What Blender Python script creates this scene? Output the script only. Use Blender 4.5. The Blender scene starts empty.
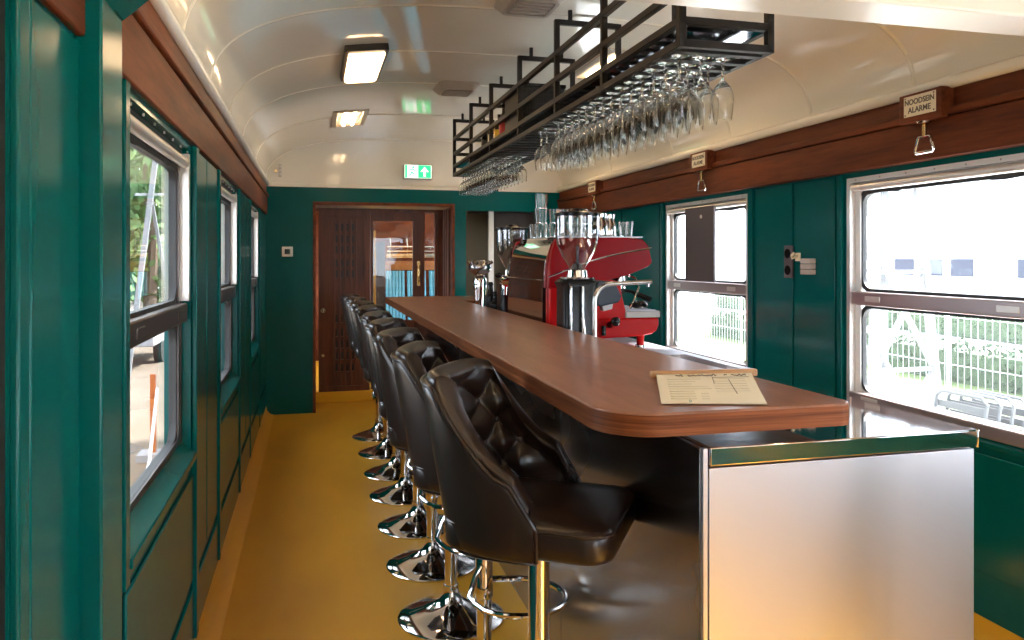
import bpy, bmesh, math, random
from mathutils import Vector, Matrix
random.seed(7)
SC = bpy.context.scene
COL = SC.collection
PI = math.pi
def R(d): return math.radians(d)

# ------------------------------------------------------------------ materials
def mat(name, col, rough=.5, metal=0., spec=.5, noise=None, bump=None, coat=0., emit=None, es=0., wood=None, brushed=None):
    m = bpy.data.materials.new(name); m.use_nodes = True
    nt = m.node_tree; N = nt.nodes; L = nt.links
    b = N['Principled BSDF']
    b.inputs['Base Color'].default_value = (*col, 1)
    b.inputs['Roughness'].default_value = rough
    b.inputs['Metallic'].default_value = metal
    b.inputs['Specular IOR Level'].default_value = spec
    b.inputs['Coat Weight'].default_value = coat
    b.inputs['Coat Roughness'].default_value = .06
    if emit:
        b.inputs['Emission Color'].default_value = (*emit, 1); b.inputs['Emission Strength'].default_value = es
    tc = N.new('ShaderNodeTexCoord')
    def mapping(scale):
        mp = N.new('ShaderNodeMapping'); mp.inputs['Scale'].default_value = scale
        L.new(tc.outputs['Object'], mp.inputs['Vector']); return mp
    if noise:      # (scale xyz, col2, detail)
        sc, c2, det = noise
        n = N.new('ShaderNodeTexNoise'); n.inputs['Scale'].default_value = 1; n.inputs['Detail'].default_value = det
        L.new(mapping(sc).outputs[0], n.inputs['Vector'])
        r = N.new('ShaderNodeValToRGB'); r.color_ramp.elements[0].position = .3; r.color_ramp.elements[1].position = .72
        r.color_ramp.elements[0].color = (*col, 1); r.color_ramp.elements[1].color = (*c2, 1)
        L.new(n.outputs['Fac'], r.inputs['Fac']); L.new(r.outputs['Color'], b.inputs['Base Color'])
    if wood:       # (scale xyz, dark col)
        sc, c2 = wood
        n = N.new('ShaderNodeTexNoise'); n.inputs['Scale'].default_value = 1; n.inputs['Detail'].default_value = 6; n.inputs['Distortion'].default_value = .6
        L.new(mapping(sc).outputs[0], n.inputs['Vector'])
        n2 = N.new('ShaderNodeTexNoise'); n2.inputs['Scale'].default_value = 1; n2.inputs['Detail'].default_value = 3
        L.new(mapping(tuple(v * 7 for v in sc)).outputs[0], n2.inputs['Vector'])
        mx = N.new('ShaderNodeMath'); mx.operation = 'MULTIPLY_ADD'; mx.inputs[1].default_value = .35
        L.new(n2.outputs['Fac'], mx.inputs[0]); 
        m2 = N.new('ShaderNodeMath'); m2.operation = 'MULTIPLY'; m2.inputs[1].default_value = .65
        L.new(n.outputs['Fac'], m2.inputs[0]); L.new(m2.outputs[0], mx.inputs[2])
        r = N.new('ShaderNodeValToRGB'); r.color_ramp.elements[0].position = .36; r.color_ramp.elements[1].position = .64
        r.color_ramp.elements[0].color = (*c2, 1); r.color_ramp.elements[1].color = (*col, 1)
        L.new(mx.outputs[0], r.inputs['Fac']); L.new(r.outputs['Color'], b.inputs['Base Color'])
    if brushed:    # (scale xyz, r0, r1)
        sc, r0, r1 = brushed
        n = N.new('ShaderNodeTexNoise'); n.inputs['Scale'].default_value = 1; n.inputs['Detail'].default_value = 3
        L.new(mapping(sc).outputs[0], n.inputs['Vector'])
        mr = N.new('ShaderNodeMapRange'); mr.inputs[1].default_value = .3; mr.inputs[2].default_value = .7
        mr.inputs[3].default_value = r0; mr.inputs[4].default_value = r1
        L.new(n.outputs['Fac'], mr.inputs[0]); L.new(mr.outputs[0], b.inputs['Roughness'])
    if bump:       # (scale, strength, dist)
        n = N.new('ShaderNodeTexNoise'); n.inputs['Scale'].default_value = bump[0]; n.inputs['Detail'].default_value = 4
        L.new(tc.outputs['Object'], n.inputs['Vector'])
        bp = N.new('ShaderNodeBump'); bp.inputs['Strength'].default_value = bump[1]; bp.inputs['Distance'].default_value = bump[2]
        L.new(n.outputs['Fac'], bp.inputs['Height']); L.new(bp.outputs[0], b.inputs['Normal'])
    return m

def glassmat(name, tint, gain, rough=0., dust=0., ior=1.45):
    m = bpy.data.materials.new(name); m.use_nodes = True
    nt = m.node_tree; N = nt.nodes; L = nt.links
    N.remove(N['Principled BSDF']); out = N['Material Output']
    t = N.new('ShaderNodeBsdfTransparent'); t.inputs[0].default_value = (*tint, 1)
    g = N.new('ShaderNodeBsdfGlossy'); g.inputs['Roughness'].default_value = rough
    lw = N.new('ShaderNodeLayerWeight'); lw.inputs[0].default_value = .5
    pw = N.new('ShaderNodeMath'); pw.operation = 'POWER'; pw.inputs[1].default_value = 5; L.new(lw.outputs['Facing'], pw.inputs[0])
    f0 = ((ior - 1) / (ior + 1)) ** 2
    k0 = N.new('ShaderNodeMath'); k0.operation = 'MULTIPLY_ADD'; k0.inputs[1].default_value = 1 - f0; k0.inputs[2].default_value = f0; L.new(pw.outputs[0], k0.inputs[0])
    k = N.new('ShaderNodeMath'); k.operation = 'MULTIPLY'; k.inputs[1].default_value = gain; k.use_clamp = True
    L.new(k0.outputs[0], k.inputs[0])
    mx = N.new('ShaderNodeMixShader'); L.new(k.outputs[0], mx.inputs[0]); L.new(t.outputs[0], mx.inputs[1]); L.new(g.outputs[0], mx.inputs[2])
    last = mx
    if dust:
        d = N.new('ShaderNodeBsdfTranslucent'); d.inputs[0].default_value = (.95, .96, 1, 1)
        m2 = N.new('ShaderNodeMixShader'); m2.inputs[0].default_value = dust
        L.new(mx.outputs[0], m2.inputs[1]); L.new(d.outputs[0], m2.inputs[2]); last = m2
    L.new(last.outputs[0], out.inputs['Surface'])
    return m

M = {}
M['green'] = mat('green_paint', (.0, .10, .098), .17, spec=.2, bump=(9, .015, .006), noise=((2, 2, 2), (.0, .09, .088), 2))
M['cream'] = mat('cream_gloss_paint', (.86, .83, .745), .09, spec=.6, noise=((1.5, 1.5, 1.5), (.84, .80, .705), 2), bump=(2.5, .12, .02))
M['creamtrim'] = mat('cream_trim', (.82, .78, .68), .2)
M['white'] = mat('white_paint', (.75, .73, .69), .22)
M['mahog'] = mat('mahogany', (.19, .051, .018), .45, spec=.14, wood=((9, .9, 9), (.075, .019, .008)))
M['mahogv'] = mat('mahogany_upright', (.17, .046, .016), .42, wood=((16, 16, 1.2), (.06, .016, .006)))
M['walnut'] = mat('walnut_laminate', (.31, .138, .078), .3, wood=((7, .9, 7), (.19, .078, .043)), bump=(60, .05, .002))
M['ply'] = mat('ply_edge', (.25, .085, .03), .45, spec=.15, wood=((1.2, 1.2, 75), (.085, .024, .008)))
M['floor'] = mat('yellow_lino', (.72, .35, .02), .36, noise=((3, 1.2, 3), (.58, .265, .018), 6), bump=(90, .06, .002))
M['yellow'] = mat('yellow_cove', (.74, .38, .012), .4)
M['steelb'] = mat('brushed_steel', (.52, .515, .55), .4, 1, brushed=((3, 3, .8), .36, .52))
M['steeld'] = mat('dark_brushed_steel', (.36, .33, .32), .28, 1, brushed=((2, 1, 2), .2, .32))
M['steelp'] = mat('polished_steel', (.74, .74, .74), .045, 1)
M['chrome'] = mat('chrome', (.78, .77, .76), .05, 1)
M['chromed'] = mat('dull_chrome', (.5, .47, .44), .22, 1)
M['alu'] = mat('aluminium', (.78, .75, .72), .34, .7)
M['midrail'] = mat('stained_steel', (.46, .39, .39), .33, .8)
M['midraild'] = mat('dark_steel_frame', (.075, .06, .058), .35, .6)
M['gasket'] = mat('black_rubber', (.012, .012, .012), .5)
M['black'] = mat('black_plastic', (.008, .008, .009), .22, spec=.35)
M['blackm'] = mat('matt_black', (.02, .019, .02), .55)
M['rack'] = mat('rack_steel', (.022, .019, .018), .5, 0., .3)
M['shelf'] = mat('dark_glossy_shelf', (.34, .36, .42), .08, 1)
M['leather'] = mat('black_brown_leather', (.017, .0095, .007), .3, spec=.42, bump=(160, .05, .001), coat=.12)
M['red'] = mat('red_enamel', (.27, .003, .006), .3, spec=.09)
M['redl'] = mat('bright_red_enamel', (.52, .006, .007), .3, spec=.12)
M['paper'] = mat('cream_paper', (.72, .66, .50), .6)
M['ink'] = mat('ink', (.12, .10, .08), .7)
M['plate'] = mat('ivory_plate', (.82, .74, .56), .4)
M['brass'] = mat('brass', (.62, .42, .18), .25, 1)
M['woodh'] = mat('light_wood', (.42, .22, .09), .4)
M['olive'] = mat('olive_brown_paint', (.10, .075, .035), .5)
M['darkb'] = mat('dark_brown', (.025, .016, .012), .4)
M['teal'] = mat('teal_seat_vinyl', (.045, .24, .32), .4)
M['orangew'] = mat('orange_wood', (.45, .16, .03), .35, wood=((3, 3, 12), (.28, .09, .02)))
M['lampwarm'] = mat('lamp_diffuser', (.9, .8, .65), .4, emit=(1, .66, .36), es=3.0)
M['tube'] = mat('lamp_tube', (.9, .8, .65), .4, emit=(1, .70, .40), es=11.0)
M['lamphouse'] = mat('lamp_housing', (.05, .042, .038), .4, .2)
M['lampcream'] = mat('lamp_reflector', (.62, .52, .40), .25, .2)
M['signgreen'] = mat('sign_green', (.02, .6, .2), .4, emit=(.03, .85, .27), es=.46)
M['signwhite'] = mat('sign_white', (.9, .95, .9), .4, emit=(.85, 1, .9), es=.5)
M['vent'] = mat('vent_grey', (.42, .39, .35), .45)
M['socket'] = mat('grey_plastic', (.10, .085, .095), .5)
M['switch'] = mat('light_grey_plastic', (.52, .47, .45), .45)
def realglass(name, col, rough=0.):
    m = bpy.data.materials.new(name); m.use_nodes = True; N = m.node_tree.nodes
    N.remove(N['Principled BSDF']); g = N.new('ShaderNodeBsdfGlass'); g.inputs['Color'].default_value = (*col, 1); g.inputs['IOR'].default_value = 1.48; g.inputs['Roughness'].default_value = rough
    m.node_tree.links.new(g.outputs[0], N['Material Output'].inputs['Surface']); return m
M['glass'] = realglass('drinking_glass', (.985, .99, .985))
M['hopper'] = glassmat('hopper_glass', (.90, .90, .91), 2.4, .02, ior=1.5)
M['pane'] = glassmat('window_pane', (.97, .98, .97), 1.0, .0)
M['paned'] = glassmat('dusty_window_pane', (.97, .98, .98), 1.0, .0, dust=.006)
M['yel_label'] = mat('yellow_label', (.8, .5, .02), .4)
M['red_label'] = mat('red_label', (.5, .03, .03), .35)
M['cloth'] = mat('dark_cloth', (.035, .045, .06), .7)
# outside
M['grass'] = mat('grass', (.055, .085, .02), .9, noise=((2, 2, 2), (.09, .125, .03), 5))
M['paving'] = mat('pale_paving', (.72, .71, .69), .9, noise=((3, 3, 3), (.64, .63, .61), 5))
M['sand'] = mat('sandy_ground', (.15, .115, .085), .95, noise=((1.2, 1.2, 1.2), (.10, .077, .055), 6))
M['asphalt'] = mat('asphalt', (.28, .28, .29), .9)
M['hedge'] = mat('hedge_leaf', (.022, .045, .018), .7, noise=((9, 9, 9), (.05, .085, .035), 3))
M['leaf1'] = mat('tree_leaf', (.06, .14, .035), .6, noise=((3, 3, 3), (.15, .24, .08), 3))
M['leaf2'] = mat('dark_tree_leaf', (.03, .08, .025), .6, noise=((3, 3, 3), (.09, .15, .05), 3))
M['bark'] = mat('bark', (.12, .085, .06), .9)
M['galv'] = mat('galvanised_steel', (.20, .205, .21), .5, .3)
M['chairalu'] = mat('chair_aluminium', (.10, .10, .105), .5, .2)
M['wirew'] = mat('white_wire', (.8, .8, .8), .5)
M['building'] = mat('white_cladding', (.75, .76, .78), .6)
M['bglass'] = mat('blue_glass', (.05, .055, .075), .6, spec=.05)
M['orange'] = mat('orange_plastic', (.42, .10, .012), .5)
M['concrete'] = mat('concrete', (.2, .19, .185), .9)

# ------------------------------------------------------------------ mesh builder
class MB:
    def __init__(s): s.bm = bmesh.new()
    def quadstrip(s, rings, close_u=True, cap0=False, cap1=False):
        bm = s.bm; vr = [[bm.verts.new(p) for p in r] for r in rings]
        n = len(vr[0])
        for a, b in zip(vr, vr[1:]):
            for i in range(n if close_u else n - 1):
                j = (i + 1) % n
                try: bm.faces.new((a[i], a[j], b[j], b[i]))
                except ValueError: pass
        if cap0: bm.faces.new(vr[0][::-1])
        if cap1: bm.faces.new(vr[-1])
        return vr
    def box(s, x0, x1, y0, y1, z0, z1):
        r = lambda z: [(x0, y0, z), (x1, y0, z), (x1, y1, z), (x0, y1, z)]
        s.quadstrip([r(z0), r(z1)], True, True, True); return s
    def prism(s, pts, axis, a0, a1):
        """polygon pts (2D) extruded along axis: 'y' -> (x,z), 'z' -> (x,y), 'x' -> (y,z)"""
        def q(p, a):
            if axis == 'y': return (p[0], a, p[1])
            if axis == 'z': return (p[0], p[1], a)
            return (a, p[0], p[1])
        s.quadstrip([[q(p, a0) for p in pts], [q(p, a1) for p in pts]], True, True, True); return s
    def lathe(s, prof, c=(0, 0, 0), n=24, cap0=False, cap1=False):
        s.quadstrip([[(c[0] + r * math.cos(2 * PI * i / n), c[1] + r * math.sin(2 * PI * i / n), c[2] + z) for i in range(n)] for r, z in prof], True, cap0, cap1); return s
    def tube(s, path, r, n=10, closed=False, caps=True):
        P = [Vector(p) for p in path]; rings = []; m = len(P)
        rr = r if isinstance(r, (list, tuple)) else [r] * m
        prev = None
        for i, p in enumerate(P):
            if closed: t = (P[(i + 1) % m] - P[i - 1])
            else: t = P[min(i + 1, m - 1)] - P[max(i - 1, 0)]
            t.normalize()
            if prev is None:
                up = Vector((0, 0, 1)) if abs(t.z) < .9 else Vector((1, 0, 0))
                a = t.cross(up).normalized()
            else:
                a = (prev - t * prev.dot(t)).normalized()
            prev = a; b = t.cross(a)
            rings.append([p + (a * math.cos(2 * PI * k / n) + b * math.sin(2 * PI * k / n)) * rr[i] for k in range(n)])
        if closed: rings.append(rings[0])
        s.quadstrip(rings, True, caps and not closed, caps and not closed); return s
    def cyl(s, p0, p1, r, n=14): return s.tube([p0, p1], r, n)
    def bar(s, p0, p1, w, h):
        """square bar between two points (w sideways, h up)"""
        p0 = Vector(p0); p1 = Vector(p1); t = (p1 - p0).normalized()
        up = Vector((0, 0, 1)) if abs(t.z) < .95 else Vector((0, 1, 0))
        a = t.cross(up).normalized() * w / 2; b = a.cross(t).normalized() * h / 2
        s.quadstrip([[p - a - b, p + a - b, p + a + b, p - a + b] for p in (p0, p1)], True, True, True); return s
    def sphere(s, c, r, n=12, sc=(1, 1, 1)):
        rings = []
        for i in range(1, n // 2 * 1):
            th = PI * i / (n // 2)
            rings.append([(c[0] + sc[0] * r * math.sin(th) * math.cos(2 * PI * k / n), c[1] + sc[1] * r * math.sin(th) * math.sin(2 * PI * k / n), c[2] + sc[2] * r * math.cos(th)) for k in range(n)])
        s.quadstrip(rings, True, True, True); return s
    def ringplate(s, y0, y1, z0, z1, w, rin, rout, x0, x1, k=5):
        """rounded rectangular frame in the YZ plane, between x0 and x1"""
        def rr(a0, a1, b0, b1, r):
            out = []
            for (cy, cz, st) in ((a1 - r, b1 - r, 0), (a0 + r, b1 - r, 90), (a0 + r, b0 + r, 180), (a1 - r, b0 + r, 270)):
                for i in range(k + 1):
                    t = R(st + 90 * i / k); out.append((cy + r * math.cos(t), cz + r * math.sin(t)))
            return out
        o = rr(y0, y1, z0, z1, rout); i = rr(y0 + w, y1 - w, z0 + w, z1 - w, rin)
        X = lambda pts, x: [(x, p[0], p[1]) for p in pts]
        r1 = X(o, x0); r2 = X(o, x1); r3 = X(i, x1); r4 = X(i, x0)
        s.quadstrip([r1, r2, r3, r4, r1]); return s
    def build(s, name, m, parent=None, origin=None, smooth=True, ang=35, bevel=0, seg=2):
        bm = s.bm
        bmesh.ops.remove_doubles(bm, verts=bm.verts, dist=1e-6)
        bmesh.ops.recalc_face_normals(bm, faces=bm.faces)
        if origin is not None: bmesh.ops.translate(bm, verts=bm.verts, vec=-Vector(origin))
        me = bpy.data.meshes.new(name); bm.to_mesh(me); bm.free()
        for p in me.polygons: p.use_smooth = smooth
        if smooth: me.set_sharp_from_angle(angle=R(ang))
        ms = m if isinstance(m, (list, tuple)) else [m]
        for x in ms: me.materials.append(M[x] if isinstance(x, str) else x)
        o = bpy.data.objects.new(name, me); COL.objects.link(o)
        if parent is not None:
            o.parent = parent
            if origin is None and parent.type == 'EMPTY' and parent.get('_w'):
                me.transform(Matrix.Translation(-parent.location))
            elif origin is None and parent.type == 'MESH' and parent.parent is not None and parent.parent.get('_w'):
                me.transform(Matrix.Translation(-parent.parent.location))
        if bevel:
            b = o.modifiers.new('bevel', 'BEVEL'); b.width = bevel; b.segments = seg; b.limit_method = 'ANGLE'; b.angle_limit = R(40)
            b.harden_normals = False
        return o

def tag(o, label=None, cat=None, group=None, kind=None):
    if label: o['label'] = label
    if cat: o['category'] = cat
    if group: o['group'] = group
    if kind: o['kind'] = kind
    return o
def thing(name, label, cat, loc=(0, 0, 0), rz=0, group=None, world=True, kind=None):
    o = bpy.data.objects.new(name, None); COL.objects.link(o); o.location = loc; o.rotation_euler = (0, 0, rz)
    o.empty_display_size = .05
    if world: o['_w'] = 1
    return tag(o, label, cat, group, kind)
def struct(o): o['kind'] = 'structure'; return o
def copy_tree(o, parent=None):
    c = o.copy(); COL.objects.link(c)
    if parent is not None: c.parent = parent
    for ch in list(o.children): copy_tree(ch, c)
    return c
def text(body, name, m, parent, size, mw, extrude=.0006, shear=0.):
    cu = bpy.data.curves.new(name, 'FONT'); cu.body = body; cu.size = size; cu.align_x = 'CENTER'; cu.align_y = 'CENTER'; cu.extrude = extrude; cu.shear = shear
    cu.offset = .0007
    t = bpy.data.objects.new('tmp', cu); COL.objects.link(t); bpy.context.view_layer.update()
    me = bpy.data.meshes.new_from_object(t.evaluated_get(bpy.context.evaluated_depsgraph_get())); me.name = name
    bpy.data.objects.remove(t); bpy.data.curves.remove(cu)
    me.materials.clear(); me.materials.append(M[m])
    o = bpy.data.objects.new(name, me); COL.objects.link(o); o.parent = parent; o.matrix_local = mw
    return o
ORD = ['first', 'second', 'third', 'fourth', 'fifth', 'sixth', 'seventh', 'eighth', 'ninth', 'tenth', 'eleventh', 'twelfth', 'thirteenth', 'fourteenth', 'fifteenth', 'sixteenth']

# ------------------------------------------------------------------ dimensions
XL, XR = -.385, 2.29
YB, YE = -2.6, 6.974
ZR = 1.985           # top of the wooden cornice rail
ZS, ZW, ZM0, ZM1 = .72, 1.70, 1.145, 1.205

# ------------------------------------------------------------------ room shell
def wallgrid(name, axis, a0, a1, u0, u1, z0, z1, holes, m):
    us = sorted({u0, u1, *[h[0] for h in holes], *[h[1] for h in holes]}); zs = sorted({z0, z1, *[h[2] for h in holes], *[h[3] for h in holes]})
    b = MB()
    for p, q in zip(us, us[1:]):
        for r, t in zip(zs, zs[1:]):
            cu, cz = (p + q) / 2, (r + t) / 2
            if any(h[0] < cu < h[1] and h[2] < cz < h[3] for h in holes): continue
            if axis == 'x': b.box(a0, a1, p, q, r, t)
            else: b.box(p, q, a0, a1, r, t)
    bm = b.bm
    bmesh.ops.remove_doubles(bm, verts=bm.verts, dist=1e-5)
    seen = {}
    for f in list(bm.faces):
        k = tuple(sorted(v.index for v in f.verts)) if False else tuple(sorted((round(v.co.x, 4), round(v.co.y, 4), round(v.co.z, 4)) for v in f.verts))
        seen.setdefault(k, []).append(f)
    for k, fs in seen.items():
        if len(fs) > 1:
            for f in fs: bm.faces.remove(f)
    return struct(b.build(name, m, smooth=False))

RW = [(-2.45, -1.3), (-.95, .05), (.35, 1.35), (1.95, 2.95), (3.75, 4.76), (6.02, 6.86)]  # last opening is an added window, hidden behind the machine, lighting the far end
LW = [(-1.9, -1.0), (1.80, 2.72), (3.50, 4.36), (5.20, 6.02)]
wallgrid('wall_right', 'x', XR, XR + .08, YB, YE + .1, 0, 2.05, [(a, b, ZS, ZW if b < 6 else 1.56) for a, b in RW], 'green')
wallgrid('wall_left', 'x', XL - .08, XL, YB, YE + .1, 0, 2.05, [(a, b, ZS, ZW) for a, b in LW] + [(.45, 1.15, .02, 1.72)], 'green')
wallgrid('wall_end', 'y', YE, YE + .1, XL, XR, 0, ZR, [(.03, 1.24, 0, 1.82), (1.365, 2.05, .92, 1.785)], 'green')
wallgrid('wall_back', 'y', YB - .1, YB, XL, XR, 0, ZR, [(1.05, 2.05, .3, 1.85)], 'creamtrim')
fl = MB().box(XL - .08, XR + .08, YB - .1, 10.6, -.08, 0)
struct(fl.build('floor', 'floor', smooth=False))

# ceiling: barrel vault
XC, HW, HC = (XL + XR) / 2, (XR - XL) / 2, .425
def vault(x): 
    t = min(1, abs(x - XC) / HW); return ZR + HC * (1 - t ** 2.65) ** (1 / 2.65)
def vaultpts(off=0., n=48, p0=-1, p1=1):
    out = []
    for i in range(n + 1):
        a = PI * (1 - i / n); ca, sa = math.cos(a), math.sin(a); e = 2 / 2.65
        out.append((XC + (HW + off) * math.copysign(abs(ca) ** e, ca), ZR + (HC + off) * abs(sa) ** e))
    return out
b = MB(); b.quadstrip([[(x, y, z) for x, z in vaultpts(o)] for y, o in ((YB - .1, 0), (YE + .1, 0), (YE + .1, .05), (YB - .1, .05))], False)
struct(b.build('ceiling', 'cream', ang=60))
# cream upper part of the two end walls
for nm, y0, y1 in (('wall_end_lunette', YE, YE + .1), ('wall_back_lunette', YB - .1, YB)):
    b = MB(); b.prism(vaultpts(.002), 'y', y0, y1)
    struct(b.build(nm, 'cream', smooth=False))
b = MB(); b.box(XL, XR, YE - .018, YE, ZR - .02, ZR + .012)
struct(b.build('trim_1', 'creamtrim', bevel=.004))
# ceiling ribs (cover strips over the panel joints)
for i, y in enumerate((-1.0, .2, 2.55, 3.2, 3.93, 4.66, 5.72, 6.94)):
    b = MB(); w = .011
    b.quadstrip([[(x, yy, z) for x, z in vaultpts(o)] for yy, o in ((y - w, .001), (y - w * .6, -.005), (y + w * .6, -.005), (y + w, .001))], False)
    struct(b.build('trim_%d' % (i + 2), 'creamtrim', ang=60))

# cornice rails in mahogany, boards along both walls
def cornice(side):
    X = XR if side > 0 else XL
    d = -side
    n = 'right' if side > 0 else 'left'
    def bx(nm, p0, p1, z0, z1, m, bev=.004):
        b = MB(); xs = sorted((X + d * p0, X + d * p1)); b.box(xs[0], xs[1], YB, YE - .02, z0, z1)
        return struct(b.build(nm, m, bevel=bev))
    q = .0 if side > 0 else -.034
    bx('trim_cornice_board_' + n, 0, .05 + q, 1.722, 1.868, 'mahog')
    bx('trim_cornice_fillet_' + n, 0, .062 + q, 1.871, 1.898, 'mahog', .006)
    bx('trim_cornice_upper_' + n, 0, .035 + q * .8, 1.90, ZR - .004, 'mahog')
    b = MB(); b.tube([(X + d * (.045 + q), YB, ZR + .004), (X + d * (.045 + q), YE - .02, ZR + .004)], .023, 14)
    b.box(*sorted((X, X + d * (.05 + q))), YB, YE - .02, ZR - .004, ZR + .03)
    struct(b.build('trim_cove_' + n, 'white' if side < 0 else 'creamtrim', ang=50))
cornice(1); cornice(-1)
# short joint strips in the cornice board
# yellow cove skirtings
for n, X, d in (('left', XL, 1), ('right', XR, -1)):
    b = MB(); pts = [(X, .085), (X + d * .004, .085), (X + d * .012, .04), (X + d * .035, .012), (X + d * .07, 0), (X, 0)]
    b.prism(pts, 'y', YB, YE)
    struct(b.build('baseboard_' + n, 'yellow' if n == 'right' else 'floor', ang=60))
# wall panelling: battens, dado rails, panel edges
def batten(n, side, y0, y1, z0, z1, t=.008, m='green', bev=.003):
    X = XR if side > 0 else XL
    xs = sorted((X, X - side * t)); b = MB(); b.box(xs[0], xs[1], y0, y1, z0, z1)
    return struct(b.build('trim_%s' % n, m, bevel=bev))
k = 20
for (y0, y1, z0, z1, t) in [(2.965, 2.995, .09, 1.72, .016), (3.02, 3.32, .72, 1.715, .007), (3.34, 3.66, .72, 1.715, .007), (3.69, 3.735, .09, 1.72, .014), (4.78, 4.82, .09, 1.72, .016),
                            (4.85, 5.5, .72, 1.715, .007), (5.52, 5.98, .72, 1.715, .007), (6.0, 6.9, 1.58, 1.715, .007), (1.2, 1.9, .72, 1.715, .007),
                            (1.2, 2.955, .245, .66, .008), (3.01, 4.77, .245, .66, .008), (-2.5, 1.15, .245, .66, .008)]:
    batten(k, 1, y0, y1, z0, z1, t); k += 1
for (y0, y1, z0, z1, t) in [(2.745, 2.80, .09, 1.72, .016), (2.84, 3.06, .30, 1.715, .007), (3.08, 3.40, .30, 1.715, .007), (3.43, 3.475, .09, 1.72, .014), (4.39, 4.43, .09, 1.72, .014), (4.46, 4.80, .30, 1.715, .007),
                            (4.83, 5.12, .30, 1.715, .007), (5.145, 5.18, .09, 1.72, .012), (6.05, 6.09, .09, 1.72, .012), (6.12, 6.9, .30, 1.715, .007),
                            (1.78, 2.735, .30, .64, .008), (3.49, 4.38, .30, .64, .008), (5.2, 6.04, .30, .64, .008), (1.68, 6.95, .09, .26, .008),
                            (1.745, 1.785, .66, 1.72, .014), (1.20, 1.43, .1, 1.71, .01)]:
    batten(k, -1, y0, y1, z0, z1, t); k += 1

# partition arch the picture is taken through
b = MB(); b.box(XL, -.343, 1.44, 1.585, 0, 1.80)
struct(b.build('wall_arch_jamb_left', 'green', bevel=.004))
b = MB(); b.prism([(XL, 1.79), (-.343, 1.79), (-.19, 1.935), (-.19, 2.2), (XL, 2.0)], 'y', 1.442, 1.583)
struct(b.build('wall_arch_corner', 'green', bevel=.004))
top = [p for p in vaultpts(-.002) if p[0] > -.19]
b = MB(); b.prism([(XR, 1.932), (-.188, 1.932)] + [(-.188, vault(-.188))] + top, 'y', 1.5, 1.64)
struct(b.build('wall_arch_header', 'white', smooth=False, bevel=.006))

# end-wall doorway: wood casing
b = MB(); b.box(.008, .032, YE - .012, YE + .1, 0, 1.842).box(1.236, 1.26, YE - .012, YE + .1, 0, 1.842).box(.032, 1.236, YE - .012, YE + .1, 1.818, 1.842)
struct(b.build('trim_door_casing', 'mahog', bevel=.003))
# vestibule behind the opening
b = MB(); b.box(-.02, .028, YE + .1, 7.62, 0, 1.86)
struct(b.build('wall_vestibule_left', 'mahogv', smooth=False))
b = MB(); b.box(1.24, 1.30, YE + .1, 7.62, 0, 1.86)
for q in (7.12, 7.24, 7.36): b.box(1.228, 1.24, q, q + .09, .1, 1.8)
struct(b.build('wall_vestibule_right', 'mahogv', smooth=False))
b = MB(); b.box(.02, 1.25, YE + .1, 7.62, 1.82, 1.86)
struct(b.build('ceiling_vestibule', 'creamtrim', smooth=False))
b = MB(); b.box(.03, .56, 7.44, 7.50, 0, .10)
struct(b.build('trim_sill', 'yellow', bevel=.004))
b = MB(); b.box(XL, XR, 7.50, 7.62, 1.79, 2.45).box(XL, .03, 7.50, 7.62, 0, 1.79).box(1.19, XR, 7.50, 7.62, 0, 1.79)
struct(b.build('wall_partition', 'mahogv', smooth=False))

# louvred door
ld = thing('louvre_door', 'dark mahogany louvred sliding door with rows of vent slots in the end wall opening', 'door', (.295, 7.47, .10))
slots = []
for cx in (.225, .275, .325, .375):
    for cz in (.32, .43, .54, .65, .78, 1.20, 1.30, 1.43, 1.53, 1.64): slots.append((cx - .011, cx + .011, cz - .036, cz + .036))
def gridbox(x0, x1, z0, z1, y0, y1, holes):
    us = sorted({x0, x1, *[h[0] for h in holes], *[h[1] for h in holes]}); zs = sorted({z0, z1, *[h[2] for h in holes], *[h[3] for h in holes]})
    b = MB()
    for p, q in zip(us, us[1:]):
        for r, t in zip(zs, zs[1:]):
            if any(h[0] < (p + q) / 2 < h[1] and h[2] < (r + t) / 2 < h[3] for h in holes): continue
            b.box(p, q, y0, y1, r, t)
    return b
b = gridbox(.06, .53, .10, 1.80, 7.45, 7.475, slots)
b.build('door_panel', 'mahogv', ld, smooth=False)
b = MB(); b.box(.06, .53, 7.477, 7.485, .10, 1.80); b.build('backing', 'darkb', ld, smooth=False)
for cx in (.20, .25, .30, .35, .40):
    b = MB(); b.box(cx - .009, cx + .009, 7.438, 7.45, .16, 1.72); b.build('slat', 'mahogv', ld, bevel=.002)
b = MB(); b.box(.06, .12, 7.442, 7.45, .10, 1.80).box(.47, .53, 7.442, 7.45, .10, 1.80).box(.12, .47, 7.442, 7.45, 1.74, 1.80).box(.12, .47, 7.442, 7.45, .10, .15); b.build('door_frame', 'mahogv', ld, bevel=.002)
b = MB(); b.cyl((.10, 7.442, .86), (.10, 7.43, .86), .022).cyl((.10, 7.43, .86), (.10, 7.40, .86), .009).sphere((.10, 7.395, .86), .016); b.build('knob', 'chromed', ld)
b = MB(); b.cyl((.10, 7.442, .44), (.10, 7.432, .44), .014); b.build('lock', 'chromed', ld)
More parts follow.
